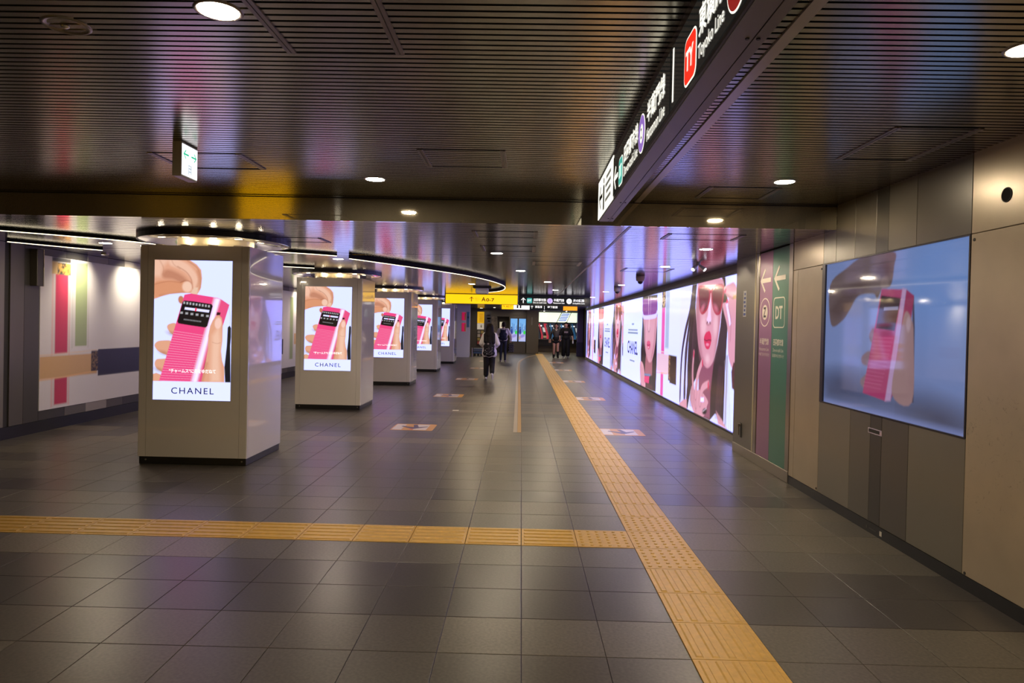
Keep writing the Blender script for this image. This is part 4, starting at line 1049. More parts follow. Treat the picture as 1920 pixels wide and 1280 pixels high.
obj('sheet', MB().box(XR-0.002, XR, 8.46, 8.57, 1.72, 2.04), mat('white sticker', (0.55, 0.55, 0.58), rough=0.4), st)
M_BLUP = mat('blue print', (0.04, 0.07, 0.3), rough=0.4)
for k in range(6): obj('print_block', MB().box(XR-0.0028, XR-0.002, 8.475+0.01*(k % 2), 8.555-0.012*(k % 3), 1.735+0.05*k, 1.765+0.05*k), M_BLUP, st)
hd2 = thing('door_pull', (XR, 8.54, 0.3), 'small dark pull handle low on the grey pier', 'handle')
obj('plate', MB().bbox(XR-0.006, XR, 8.51, 8.57, 0.22, 0.40, 0.003), M_SEAM, hd2)
obj('grip', MB().bbox(XR-0.04, XR-0.006, 8.525, 8.555, 0.36, 0.39, 0.003).bbox(XR-0.04, XR-0.028, 8.525, 8.555, 0.25, 0.38, 0.003), M_STEEL, hd2)

# ---------------------------------------------------------------- overhead sign along the right of the corridor
SX, ZB = 0.533, 2.357
sg = thing('overhead_sign', (SX+0.06, 3.0, H1), 'long black overhead station sign with lit line names above the corridor', 'sign')
obj('housing', MB().bbox(SX+0.004, SX+0.115, -1.6, 5.22, ZB, H1+0.02, 0.004), M_SIGNH, sg)
obj('underside', MB().box(SX+0.010, SX+0.075, -1.58, 5.20, ZB-0.004, ZB+0.001), M_SIGNU, sg)
obj('underside', MB().box(SX+0.079, SX+0.112, -1.58, 5.20, ZB-0.004, ZB+0.001), M_SIGNU, sg)
for y in (5.05, 4.4, 1.9, 1.2): obj('screw', MB().cyl((SX+0.06, y, ZB-0.007), (SX+0.06, y, ZB-0.003), 0.006, n=8).cyl((SX+0.09, y, ZB-0.007), (SX+0.09, y, ZB-0.003), 0.006, n=8), M_INK, sg)
obj('mount', MB().box(SX+0.115, SX+0.135, -1.6, 5.1, H1-0.08, H1+0.02), M_SIGNH, sg)
for a, b in ((-1.58, 0.58), (0.60, 2.62), (2.64, 4.33)):
    obj('face_panel', MB().box(SX, SX+0.006, a, b, ZB+0.02, H1-0.045), M_SIGNB, sg)
wf = obj('white_panel', MB().box(SX-0.001, SX+0.006, 4.34, 5.21, ZB+0.004, H1-0.02), M_LITW, sg)
LN = (-1, 0, 0)
obj('arrow', MB().prism(arrow_poly(0.20, 0), (SX-0.001, 5.03, 2.50), RI, UPV, LN, 0.0012), M_INK, wf)
tp = MB().prism(disc(0.02, 16), (SX-0.001, 4.84, 2.585), RI, UPV, LN, 0.0012).prism(rrect(0.07, 0.09, 0.02), (SX-0.001, 4.84, 2.51), RI, UPV, LN, 0.0012).prism(rrect(0.03, 0.10, 0.008), (SX-0.001, 4.82, 2.43), RI, UPV, LN, 0.0012).prism(rrect(0.03, 0.10, 0.008), (SX-0.001, 4.86, 2.43), RI, UPV, LN, 0.0012)
obj('pictogram', tp, M_INK, wf)
M_GPR = mat('grey print on white panel', (0.1, 0.1, 0.1), emit=rgb(130, 130, 120), es=0.6)
for k in range(4): obj('text_line', MB().box(SX-0.002, SX-0.001, 4.45, 4.74-0.05*(k % 2), 2.415+0.05*k, 2.437+0.05*k), M_GPR, wf)
obj('arrow', MB().prism(arrow_poly(0.17, 0), (SX, 4.20, 2.47), RI, UPV, LN, 0.0015), M_LITW, sg)
def sq_badge(y, z, s, m, txt, par, x=SX, right=RI, n=LN):
    b0 = obj('badge_rim', MB().prism(rrect(s, s, s*.22), (x, y, z), right, UPV, n, 0.0012), M_LITW, par)
    b1 = obj('badge_field', MB().prism(rrect(s*.92, s*.92, s*.19), (x+n[0]*.0012, y+n[1]*.0012, z), right, UPV, n, 0.0008), m, b0)
    return b0, b1
b0, b1 = sq_badge(3.985, 2.46, 0.165, M_TEAL, 'DT', sg)
ribbon_text('letters', 'DT', M_LITW, b0, (SX-0.0021, 3.985, 2.46), RI, UPV, w=0.10, h=0.075, bold=0.02)
ribbon_text('lettering', '田園都市線', M_LITW, sg, (SX, 3.62, 2.52), RI, UPV, w=0.48, h=0.10, bold=0.022)
ribbon_text('lettering', 'Den-en-toshi Line', M_LITW, sg, (SX, 3.62, 2.425), RI, UPV, w=0.47, h=0.055, bold=0.008)
b0 = obj('badge_rim', MB().prism(disc(0.092, 40), (SX, 3.27, 2.475), RI, UPV, LN, 0.0012), M_LITW, sg)
obj('badge_field', MB().ring(0.045, 0.086, (SX-.0012, 3.27, 2.475), RI, UPV, LN, 0.0008), M_PURPLE, b0)
ribbon_text('letter', 'Z', M_INK, b0, (SX-0.0013, 3.27, 2.475), RI, UPV, w=0.035, h=0.05, bold=0.03)
ribbon_text('lettering', '半蔵門線', M_LITW, sg, (SX, 2.93, 2.525), RI, UPV, w=0.40, h=0.10, bold=0.022)
ribbon_text('lettering', 'Hanzomon Line', M_LITW, sg, (SX, 2.93, 2.425), RI, UPV, w=0.40, h=0.055, bold=0.008)
obj('divider', MB().box(SX-0.0015, SX, 2.572, 2.588, 2.40, 2.60), M_LITW, sg)
b0, b1 = sq_badge(2.31, 2.46, 0.165, M_RED, 'TY', sg)
ribbon_text('letters', 'TY', M_LITW, b0, (SX-0.0021, 2.31, 2.46), RI, UPV, w=0.105, h=0.07, bold=0.03)
ribbon_text('lettering', '東横線', M_LITW, sg, (SX, 2.06, 2.525), RI, UPV, w=0.28, h=0.10, bold=0.022)
ribbon_text('lettering', 'Toyoko Line', M_LITW, sg, (SX, 2.06, 2.425), RI, UPV, w=0.29, h=0.06, bold=0.008)
b0 = obj('badge_rim', MB().prism(disc(0.092, 40), (SX, 1.80, 2.475), RI, UPV, LN, 0.0012), M_LITW, sg)
obj('badge_field', MB().ring(0.045, 0.086, (SX-.0012, 1.80, 2.475), RI, UPV, LN, 0.0008), M_MAROON, b0)

# ---------------------------------------------------------------- small exit sign
ex = thing('exit_sign', (-2.20, 4.34, H1), 'small boxy emergency exit sign with two green arrows under the ceiling', 'exit sign')
EX = -2.17
obj('housing', MB().bbox(EX-0.058, EX, 4.23, 4.44, 2.44, H1, 0.004), mat('beige sign case', (0.40, 0.36, 0.30), rough=0.4), ex)
fc = obj('face', MB().box(EX, EX+0.003, 4.238, 4.432, 2.452, 2.645), M_LITG, ex)
LR, LNN = (0, 1, 0), (1, 0, 0)
obj('arrow', MB().prism(arrow_poly(0.068, 0), (EX+.003, 4.285, 2.585), LR, UPV, LNN, 0.001), M_GRNLIT, fc)
obj('arrow', MB().prism([(-x, y) for x, y in arrow_poly(0.068, 0)], (EX+.003, 4.386, 2.585), LR, UPV, LNN, 0.001), M_GRNLIT, fc)
pg = MB()
for a, b, c_, d in ((-.018, -.014, -.03, .03), (.014, .018, -.03, .03), (-.018, .018, .026, .03), (-.012, .012, .008, .012), (-.012, .012, -.012, -.008), (-.002, .002, -.03, .02)):
    pg.box(EX+.003, EX+.004, 4.335+a, 4.335+b, 2.495+c_, 2.495+d)
obj('pictogram', pg, M_GREYLIT, fc)

# ---------------------------------------------------------------- hanging signs across the corridor
XRt, CN = (1, 0, 0), (0, -1, 0)
ys = thing('exit_direction_sign', (-1.3, 20.0, H2), 'glowing yellow hanging sign with up arrow and A0-7', 'sign')
YS = 20.0
obj('housing', MB().bbox(-2.39, -0.235, YS+0.004, YS+0.13, 2.155, H2, 0.006), M_SIGNH, ys)
yf = obj('face', MB().box(-2.36, -0.25, YS-0.001, YS+0.006, 2.165, 2.435), M_YEL, ys)
M_BRN = mat('brown print', (0.03, 0.015, 0.004), emit=rgb(80, 35, 5), es=0.2)
obj('arrow', MB().prism(rot2(arrow_poly(0.145, 0), -PI/2), (-1.60, YS-.001, 2.30), XRt, UPV, CN, 0.001), M_BRN, yf)
ribbon_text('lettering', '出口', mat('faint brown print', (0.2, 0.1, 0.01), emit=rgb(190, 130, 10), es=1.0), yf, (-1.43, YS-.001, 2.325), XRt, UPV, w=0.13, h=0.06)
ribbon_text('lettering', 'Exit', mat('faint brown print', (0.2, 0.1, 0.01)), yf, (-1.43, YS-.001, 2.265), XRt, UPV, w=0.09, h=0.035)
ribbon_text('lettering', 'A', M_BRN, yf, (-1.245, YS-.001, 2.30), XRt, UPV, w=0.125, h=0.125, bold=0.02)
ribbon_text('lettering', '0-7', M_BRN, yf, (-1.05, YS-.001, 2.285), XRt, UPV, w=0.24, h=0.10, bold=0.02)
bs = thing('line_direction_sign', (0.8, 20.0, H2), 'black hanging sign with white arrow and three railway lines', 'sign')
obj('housing', MB().bbox(-0.225, 1.88, YS+0.004, YS+0.13, 2.145, H2, 0.006), M_SIGNH, bs)
bf = obj('face', MB().box(-0.215, 1.87, YS-0.001, YS+0.006, 2.16, 2.42), M_SIGNB, bs)
obj('arrow', MB().prism(rot2(arrow_poly(0.16, 0), -PI/2), (-0.08, YS-.001, 2.295), XRt, UPV, CN, 0.001), M_LITW, bf)
def bdg(x, m, rnd, txt, ink):
    o = obj('badge', MB().prism(disc(0.078) if rnd else rrect(0.15, 0.15, 0.03), (x, YS-.001, 2.29), XRt, UPV, CN, 0.001), m, bf)
    ribbon_text('letter', txt, ink, o, (x, YS-.002, 2.29), XRt, UPV, h=0.06, bold=0.02)
bdg(0.10, M_TEAL, False, 'DT', M_LITW); bdg(0.70, mat('lit lilac', (0.6, 0.5, 0.7), emit=rgb(205, 180, 235), es=1.0), True, 'Z', M_PURPLE); bdg(1.26, M_LITW, True, 'IN', M_GREYLIT)
for x, a, b, w in ((0.40, '田園都市線', 'Den-en-toshi Line', 0.39), (0.96, '半蔵門線', 'Hanzomon Line', 0.33), (1.54, '井の頭線', 'Inokashira Line', 0.35)):
    ribbon_text('lettering', a, M_LITW, bf, (x, YS-.001, 2.315), XRt, UPV, w=w*.92, h=0.085, bold=0.02)
    ribbon_text('lettering', b, M_LITW, bf, (x, YS-.001, 2.235), XRt, UPV, w=w, h=0.045, bold=0.01)
Y2 = 27.0
s2 = thing('far_direction_sign', (0.5, Y2, H2), 'farther hanging sign in yellow, white, black and orange sections', 'sign')
obj('housing', MB().bbox(-0.98, 2.05, Y2+0.004, Y2+0.12, 2.16, H2, 0.005), M_SIGNH, s2)
for a, b, m in ((-0.96, -0.49, M_YEL), (-0.49, 0.15, M_LITW), (0.15, 1.47, M_SIGNB), (1.47, 2.03, M_ORA)):
    obj('face_section', MB().box(a+.004, b-.004, Y2-.001, Y2+.005, 2.19, 2.40), m, s2)
ribbon_text('lettering', '↑ A0-7', M_BRN, s2, (-0.74, Y2-.001, 2.30), XRt, UPV, w=0.34, h=0.09)
obj('pictogram', MB().box(-0.36, -0.30, Y2-.002, Y2-.001, 2.24, 2.36).box(-0.24, -0.18, Y2-.002, Y2-.001, 2.24, 2.36), M_INK, s2)
obj('arrow', MB().prism(rot2(arrow_poly(0.12, 0), -PI/2), (0.24, Y2-.001, 2.30), XRt, UPV, CN, 0.001), M_LITW, s2)
ribbon_text('lettering', '東急線', M_LITW, s2, (0.50, Y2-.001, 2.31), XRt, UPV, w=0.28, h=0.10, bold=0.02)
ribbon_text('lettering', '地下鉄線', M_LITW, s2, (1.05, Y2-.001, 2.31), XRt, UPV, w=0.40, h=0.10, bold=0.02)
obj('divider', MB().box(0.72, 0.735, Y2-.002, Y2-.001, 2.21, 2.39), M_LITW, s2)
s3 = thing('slim_sign', (-0.3, 33.0, 2.36), 'slim orange lit sign strip hanging below the far sign', 'sign')
obj('housing', MB().bbox(-1.15, 0.35, 33.004, 33.1, 2.30, 2.44, 0.005), M_SIGNH, s3)
obj('face', MB().box(-1.13, 0.33, 33.0, 33.006, 2.315, 2.385), M_ORA, s3)

# ---------------------------------------------------------------- floor stickers and inlaid strip
M_ORF = mat('orange sticker', (0.62, 0.30, 0.06), rough=0.35); M_WHF = mat('white sticker field', (0.66, 0.58, 0.55), rough=0.35); M_DKF = mat('dark blue sticker figure', (0.06, 0.05, 0.12), rough=0.35); M_REDF = mat('red sticker', (0.6, 0.16, 0.10), rough=0.4)
names = ['nearest', 'second nearest', 'third nearest', 'fourth nearest', 'farthest']
for side, X0, lab in ((-1, -1.63, 'left'), (1, 1.46, 'right')):
    for i, y in enumerate([10.15, 14.78, 19.35, 24.3, 29.2]):
        x = X0+(0.0 if side < 0 else -0.03*i)
        t = thing('floor_sticker', (x, y, 0.001), 'orange and white square floor sticker, %s on the %s of the yellow strip' % (names[i], lab), 'floor sticker', 'floor stickers')
        obj('sheet', MB().prism(rrect(0.62, 0.62, 0.03, 3), (x, y, 0.0005), (1,0,0), (0,1,0), (0,0,1), 0.001), M_ORF, t)
        a = -0.29 if side < 0 else -0.29
        obj('white_field', MB().box(x-0.29, x-0.15, y-0.26, y+0.26, .0015, .002).box(x+0.02, x+0.21, y-0.26, y+0.26, .0015, .002), M_WHF, t)
        obj('figure', MB().prism([(-.20, 0.05), (-.18, 0.10), (0.0, -0.02), (-.04, 0.22), (.02, 0.22), (.07, 0.0), (.19, 0.08), (.20, 0.04), (.03, -.16), (-.02, -.15)], (x, y, .002), (1,0,0), (0,1,0), (0,0,1), 0.0006), M_DKF, t)
        if side < 0: obj('red_block', MB().box(x-0.04, x+0.06, y-0.24, y-0.05, .0015, .0019), M_REDF, t)
ch = thing('floor_strip', (-0.07, 20.0, 0.0), 'narrow tan and pale inlaid floor strip left of the tactile paving, bending at its far end', 'floor strip')
pth = smooth([(-0.085, 9.9), (-0.12, 14), (-0.18, 20), (-0.24, 26), (-0.22, 29.5), (0.0, 32.5), (0.32, 35.0), (0.62, 36.6)], 8, False)
def ribbon(off0, off1, z):
    mb = MB(); vs = []
    for i, p in enumerate(pth):
        a = np.array(pth[max(i-1, 0)]); b = np.array(pth[min(i+1, len(pth)-1)]); d = (b-a)/np.linalg.norm(b-a)
        nn = (d[1], -d[0])
        for of in (off0, off1): vs += [(p[0]+nn[0]*of, p[1]+nn[1]*of, -0.001), (p[0]+nn[0]*of, p[1]+nn[1]*of, z)]
    fs = []
    for i in range(len(pth)-1):
        k = i*4; fs += [(k+1, k+3, k+7, k+5), (k, k+1, k+5, k+4), (k+3, k+2, k+6, k+7)]
    fs += [(0, 2, 3, 1)]
    return mb.add(vs, fs)
obj('pale_inlay', ribbon(-0.06, -0.005, 0.0022), mat('pale inlay', (0.36, 0.30, 0.24), rough=0.4), ch)
obj('orange_inlay', ribbon(0.0, 0.055, 0.0022), mat('orange inlay', (0.40, 0.22, 0.06), rough=0.4), ch)
rf = thing('floor_plate', (-1.2, 12.25, 0.0), 'tiny white square plate in the floor between two stickers', 'floor plate')
obj('plate', MB().bbox(-1.28, -1.17, 12.2, 12.32, -0.001, 0.002, 0.0008), M_WPRINT, rf)

# ---------------------------------------------------------------- cameras and ceiling bits
def dome(x, y, label):
    t = thing('dome_camera', (x, y, H2), label, 'security camera', 'dome cameras')
    obj('body', MB().lathe([(0.0, 0.0), (0.075, 0.0), (0.078, -0.02), (0.072, -0.085), (0.045, -0.10), (0.0, -0.10)], (x, y, H2), 28), mat('warm grey camera', (0.34, 0.30, 0.28), rough=0.4), t, smooth=True)
    obj('lens_dome', MB().sphere((x, y, H2-0.10), 0.046, 0.046, 0.046), M_BLACK, t, smooth=True)
dome(1.95, 11.75, 'grey dome security camera hanging near the video wall, the nearer one')
dome(2.02, 15.2, 'grey dome security camera hanging near the video wall, the farther one')
t = thing('twin_spotlight', (2.33, 9.35, H2), 'small twin spotlight on the ceiling beside the video wall', 'spotlight')
obj('base', MB().cyl((2.33, 9.35, H2), (2.33, 9.35, H2-0.03), 0.03, n=16), M_WPRINT, t)
for dx in (-0.05, 0.05):
    h = obj('head', MB().cyl((2.33+dx*.4, 9.35, H2-0.03), (2.33+dx*1.6, 9.30, H2-0.09), 0.018, 0.032, n=16), M_WPRINT, t)
    obj('lens', MB().cyl((2.33+dx*1.6, 9.30, H2-0.09), (2.33+dx*1.64, 9.298, H2-0.092), 0.028, n=16), M_LITW, h)
bb = thing('beam_detector', (-1.05, 16.2, H2), 'white boxy device under the ceiling inside the curved light line', 'ceiling device')
obj('case', MB().bbox(-1.20, -0.90, 16.1, 16.4, H2-0.16, H2-0.02, 0.02), mat('lilac white case', (0.5, 0.48, 0.52), rough=0.4), bb)
obj('flange', MB().bbox(-1.26, -0.84, 16.05, 16.45, H2-0.03, H2, 0.004), M_SEAM, bb)

# ---------------------------------------------------------------- notice board behind the viewer that glows in the polished bulkhead
yb = thing('info_board', (-5.4, -2.0, 0), 'yellow lit information board behind the viewer', 'info board')
obj('frame', MB().bbox(-6.02, -4.88, -2.10, -2.0, 0.55, 1.80, 0.01), M_SIGNH, yb)
obj('face', MB().box(-5.98, -4.92, -2.0, -1.992, 0.60, 1.75), mat('bright yellow board', (0.8, 0.5, 0.02), emit=rgb(255, 196, 8), es=3.0), yb)
for x in (-5.9, -5.0): obj('leg', MB().box(x-.03, x+.03, -2.08, -2.02, 0, 0.56), M_SIGNH, yb)

# ---------------------------------------------------------------- far end of the corridor
M_DARKW = mat('dark brown far wall', (0.10, 0.085, 0.07), rough=0.35, metal=0.2)
YF = 38.6
wf_ = struct('wall_far', MB().box(-9, -1.60, YF, YF+0.3, 0, 2.6).box(-0.92, 0.06, YF, YF+0.3, 0, 2.6).box(-1.60, -0.92, YF, YF+0.3, 2.05, 2.6).box(-1.7, -0.8, YF+2.0, YF+2.1, 0, 2.6).box(0.06, 4.2, 42.6, 42.9, 0, 2.6), M_DARKW)
struct('wall_far_pier', MB().bbox(0.06, 0.74, 38.2, 42.6, 0, 2.5, 0.01), mat('olive bronze pier', (0.12, 0.105, 0.075), rough=0.3, metal=0.4))
dp = thing('pier_plate', (0.30, 38.2, 1.9), 'thin pale upright name plate on the dark far pier', 'name plate')
obj('plate', MB().bbox(0.335, 0.375, 38.19, 38.2, 1.60, 2.03, 0.003), mat('grey plate', (0.22, 0.21, 0.2)), dp)
def flat(name, x0, x1, z0, z1, y, label, cat, parts, m_edge=M_BLACK):
    t = thing(name, ((x0+x1)/2, y, z0), label, cat)
    obj('backing', MB().bbox(x0, x1, y-0.02, y, z0, z1, 0.003), m_edge, t)
    for a, b, c_, d, m in parts:
        obj('print', MB().box(x0+(x1-x0)*a, x0+(x1-x0)*b, y-0.024, y-0.0205, z0+(z1-z0)*c_, z0+(z1-z0)*d), m, t)
    return t
M_YP = mat('yellow notice', (0.8, 0.5, 0.02), emit=rgb(225, 165, 10), es=0.75); M_WP = mat('white notice', (0.7, 0.66, 0.6), emit=rgb(190, 180, 165), es=0.45)
M_GP2 = mat('grey notice print', (0.2, 0.15, 0.05)); M_NV = mat('dark navy poster', (0.05, 0.05, 0.085), rough=0.3); M_PP = mat('pale poster print', (0.35, 0.35, 0.38), rough=0.4); M_RP = mat('red poster print', (0.5, 0.06, 0.05), rough=0.4)
flat('notice_board', -2.74, -2.34, 1.28, 2.30, YF, 'tall yellow and white notice board on the dark far wall', 'notice board',
     [(.02, .98, .36, .99, M_YP), (.02, .98, .01, .35, M_WP)]+[(.3, .85, .42+.055*k, .44+.055*k, M_GP2) for k in range(9)]+[(.5, .7, .12, .28, M_GP2)])
flat('dark_poster', -2.29, -1.95, 1.05, 2.28, YF, 'dark navy poster with faint white lettering right of the yellow board', 'poster',
     [(.02, .98, .01, .99, M_NV), (.15, .22, .8, .9, M_PP), (.3, .85, .82, .86, M_PP), (.3, .9, .66, .74, M_PP), (.45, .8, .56, .62, M_PP), (.12, .2, .38, .46, M_PP), (.3, .5, .36, .44, M_RP)])
flat('photo_panel', -1.92, -1.62, 0.7, 2.06, YF, 'brown mottled picture panel beside the far doorway', 'picture panel',
     [(.02, .98, .01, .99, mat('mottled brown picture', (0.13, 0.105, 0.085), noise=0.6, nscale=6))])
fr_ = thing('leaflet_rack', (-2.52, YF-0.1, 0.4), 'leaflet rack with small coloured leaflets under the yellow board', 'leaflet rack')
obj('back', MB().bbox(-2.74, -2.32, YF-0.05, YF, 0.40, 1.24, 0.004), M_SIGNH, fr_)
cols = [(0.45, 0.08, 0.06), (0.3, 0.28, 0.25), (0.4, 0.3, 0.08), (0.4, 0.38, 0.36), (0.5, 0.45, 0.4)]
for k in range(4):
    obj('shelf', MB().box(-2.73, -2.33, YF-0.12, YF-0.05, 0.44+0.2*k, 0.46+0.2*k), M_SIGNH, fr_)
    for j in range(2):
        obj('leaflet', MB().box(-2.70+0.19*j, -2.55+0.19*j, YF-0.10, YF-0.085, 0.46+0.2*k, 0.62+0.2*k), mat('leaflet %d' % ((k*2+j) % 5), cols[(k*2+j) % 5], rough=0.5), fr_)
bn = thing('low_cart', (-2.32, 34.0, 0), 'low blue grey cart standing in front of the dark far wall', 'cart')
obj('deck', MB().bbox(-2.56, -2.10, 33.8, 34.3, 0.22, 0.38, 0.01), mat('blue grey plastic', (0.12, 0.16, 0.21), rough=0.5), bn)
obj('edge', MB().bbox(-2.57, -2.09, 33.79, 34.31, 0.12, 0.20, 0.01), mat('bluer plastic', (0.10, 0.17, 0.27), rough=0.5), bn)
for x in (-2.5, -2.33, -2.16): obj('foot', MB().box(x-0.04, x+0.04, 33.82, 34.28, 0, 0.12), M_BLACK, bn)
po = thing('short_post', (-2.66, 33.2, 0), 'short grey post at the foot of the white partition', 'post')
obj('shaft', MB().cyl((-2.56, 32.9, 0.012), (-2.56, 32.9, 0.42), 0.035, n=14), M_STEEL, po)
obj('cap', MB().sphere((-2.56, 32.9, 0.42), 0.036, 0.036, 0.02), M_STEEL, po); obj('base', MB().cyl((-2.56, 32.9, 0), (-2.56, 32.9, 0.012), 0.06, n=16), M_STEEL, po)
struct('wall_partition', MB().bbox(-4.4, -2.63, 32.3, 32.45, 0.06, H2, 0.005).box(-4.38, -2.65, 32.31, 32.44, 0, 0.06), mat('pale partition', (0.80, 0.80, 0.80), rough=0.35))
M_CRIM = mat('crimson poster', (0.55, 0.03, 0.12), emit=rgb(205, 30, 80), es=0.5); M_YST = mat('yellow stripe', (0.7, 0.5, 0.05), rough=0.4); M_BLP = mat('blue poster', (0.15, 0.35, 0.5), rough=0.4)
for i, (z0, z1, w) in enumerate(((1.75, 2.12, 'upper'), (1.22, 1.62, 'lower'))):
    flat('red_poster', -3.02, -2.83, z0, z1, 32.3, 'crimson poster with a yellow edge on the pale partition, the %s one' % w, 'poster', [(.02, .7, .02, .98, M_CRIM), (.72, .98, .05, .9, M_YST)], M_CRIM)
flat('blue_poster', -2.78, -2.66, 1.42, 2.15, 32.3, 'narrow pale blue poster at the edge of the pale partition', 'poster', [(.05, .95, .02, .98, M_BLP), (.2, .8, .6, .7, M_WPRINT)], M_BLP)
# doorway light
sd = thing('lit_poster_stand', (-1.35, YF+1.6, 0), 'bright upright poster glimpsed through the far doorway', 'poster')
obj('board', MB().bbox(-1.52, -1.22, YF+1.6, YF+1.63, 0.7, 1.75, 0.004), mat('glowing poster', (0.8, 0.75, 0.65), emit=rgb(235, 220, 190), es=0.7), sd)
obj('stand', MB().box(-1.40, -1.34, YF+1.63, YF+1.66, 0, 1.5).box(-1.55, -1.19, YF+1.5, YF+1.75, 0, 0.02), M_SIGNH, sd)
# two tall blue screens in a dark cabinet
cb = thing('screen_cabinet', (-0.43, YF-0.15, 0), 'dark cabinet with two tall glowing blue advertising screens', 'screen cabinet')
obj('body', MB().bbox(-0.92, 0.03, YF-0.15, YF, 0.0, 2.12, 0.008), mat('dark bronze cabinet', (0.10, 0.086, 0.07), rough=0.35, metal=0.3), cb)
pc = Canvas(0, 0.39, 0, 1.28, 0.012, (110, 165, 225))
pc.rect(0, 0.4, 0.9, 1.3, (120, 180, 238), 0.2); pc.rect(0, 0.4, 0, 0.45, (190, 190, 235), 0.15); rr = random.Random(9)
for _ in range(26): pc.rect(*(lambda a, b, w, h: (a, a+w, b, b+h))(rr.random()*0.36, 0.4+rr.random()*0.5, 0.02+rr.random()*0.03, 0.08+rr.random()*0.2), rr.choice([(90, 140, 200), (150, 200, 235), (70, 120, 190), (200, 220, 245)]), 0.02, 0.7)
pc.ell(0.08, 0.55, 0.06, 0.16, (40, 50, 140), 0, 0.03); pc.ell(0.07, 0.78, 0.03, 0.04, (60, 50, 70), 0, 0.02); pc.ell(0.32, 0.5, 0.06, 0.12, (50, 215, 60), 0, 0.03); pc.ell(0.2, 0.3, 0.16, 0.08, (150, 140, 215), 0.4, 0.06); pc.ell(0.06, 0.2, 0.05, 0.1, (190, 160, 150), 0, 0.05)
M_BSC = attr_mat('blue advert picture', rough=0.2, strength=1.0)
for x in (-0.845, -0.375):
    s_ = pc.mesh('screen', M_BSC, cb, (x, YF-0.152, 0.66), (1,0,0), (0,0,1))
obj('mullion', MB().box(-0.452, -0.378, YF-0.156, YF-0.15, 0.62, 1.98), M_BLACK, cb)
# ticket machines
YT = 41.2
ct = thing('ticket_counter', (2.0, YT, 0), 'dark counter base below the ticket machines', 'counter')
obj('base', MB().bbox(0.76, 3.5, YT-0.2, 42.5, 0.36, 0.76, 0.006), mat('black counter', (0.012, 0.011, 0.010), rough=0.25), ct)
obj('kick', MB().bbox(0.76, 3.5, YT-0.15, 42.5, 0.0, 0.36, 0.006), mat('brown kick panel', (0.07, 0.055, 0.04), rough=0.3, metal=0.3), ct)
obj('ledge', MB().bbox(0.76, 3.5, YT-0.27, YT+0.4, 0.76, 0.79, 0.006), M_CHROME, ct)
M_RFIN = mat('rose red fin', (0.55, 0.05, 0.10), rough=0.35, emit=rgb(150, 20, 50), es=0.25); M_BFIN = mat('blue fin', (0.03, 0.16, 0.40), rough=0.35, emit=rgb(10, 70, 130), es=0.25)
M_MBODY = mat('machine body', (0.06, 0.08, 0.13), rough=0.35); M_MSCR = mat('machine screen', (0.4, 0.4, 0.4), emit=rgb(200, 205, 205), es=0.7); M_BUT = mat('machine keys', (0.35, 0.32, 0.22), rough=0.4, emit=rgb(150, 145, 120), es=0.25)
M_MLIT = mat('machine top lamp', (0.8, 0.8, 0.8), emit=(1, 1, 1), es=1.6)
mlab = ['leftmost, with rose red side fins', 'second from the left, left of the couple', 'third from the left, behind the couple', 'rightmost, with blue side fins']
for i in range(4):
    x = 0.78+0.66*i
    t = thing('ticket_machine', (x+0.32, YT, 0.79), 'ticket machine in the far counter, %s' % mlab[i], 'ticket machine', 'ticket machines')
    obj('body', MB().bbox(x+0.01, x+0.65, YT+0.05, YT+0.6, 0.79, 1.76, 0.01), M_MBODY, t)
    obj('screen', MB().prism([(0.30, 0.42), (0.52, 0.40), (0.50, 0.66), (0.24, 0.68)], (x, YT+0.05, 0.79), XRt, UPV, CN, 0.02), M_MSCR if i != 2 else M_BUT, t)
    obj('keypad', MB().prism([(0.32, 0.06), (0.56, 0.06), (0.54, 0.18), (0.30, 0.18)], (x, YT+0.05, 0.79), XRt, UPV, CN, 0.05), M_BUT, t)
    obj('coin_tray', MB().prism([(0.34, 0.22), (0.50, 0.22), (0.48, 0.34), (0.32, 0.34)], (x, YT+0.05, 0.79), XRt, UPV, CN, 0.03), M_CHROME, t)
    obj('top_lamp', MB().bbox(x+0.02, x+0.20, YT+0.02, YT+0.05, 1.54, 1.60, 0.004), M_MLIT, t)
    obj('red_sign', MB().box(x+0.36, x+0.50, YT+0.035, YT+0.05, 1.62, 1.72), M_RFIN, t)
    fm = M_RFIN if i == 0 else M_BFIN
    obj('fin', MB().prism([(0.0, 0.92), (0.08, 0.92), (0.30, 0.16), (0.28, 0.0), (0.18, 0.0), (0.18, 0.2)], (x, YT+0.05, 0.79), XRt, UPV, CN, 0.10), fm, t)
    if i in (0, 3): obj('fin', MB().prism([(0.30, 0.92), (0.40, 0.92), (0.64, 0.16), (0.62, 0.0), (0.50, 0.0), (0.50, 0.2)], (x, YT+0.05, 0.79), XRt, UPV, CN, 0.10), fm, t)
M_MAP = mat('lit route map', (0.6, 0.65, 0.55), emit=rgb(226, 242, 218), es=1.0); M_MAPB = mat('blue map print', (0.1, 0.15, 0.4), emit=rgb(85, 110, 185), es=1.0); M_MAPL = mat('grey map lines', (0.2, 0.2, 0.2), emit=rgb(175, 195, 180), es=0.9)
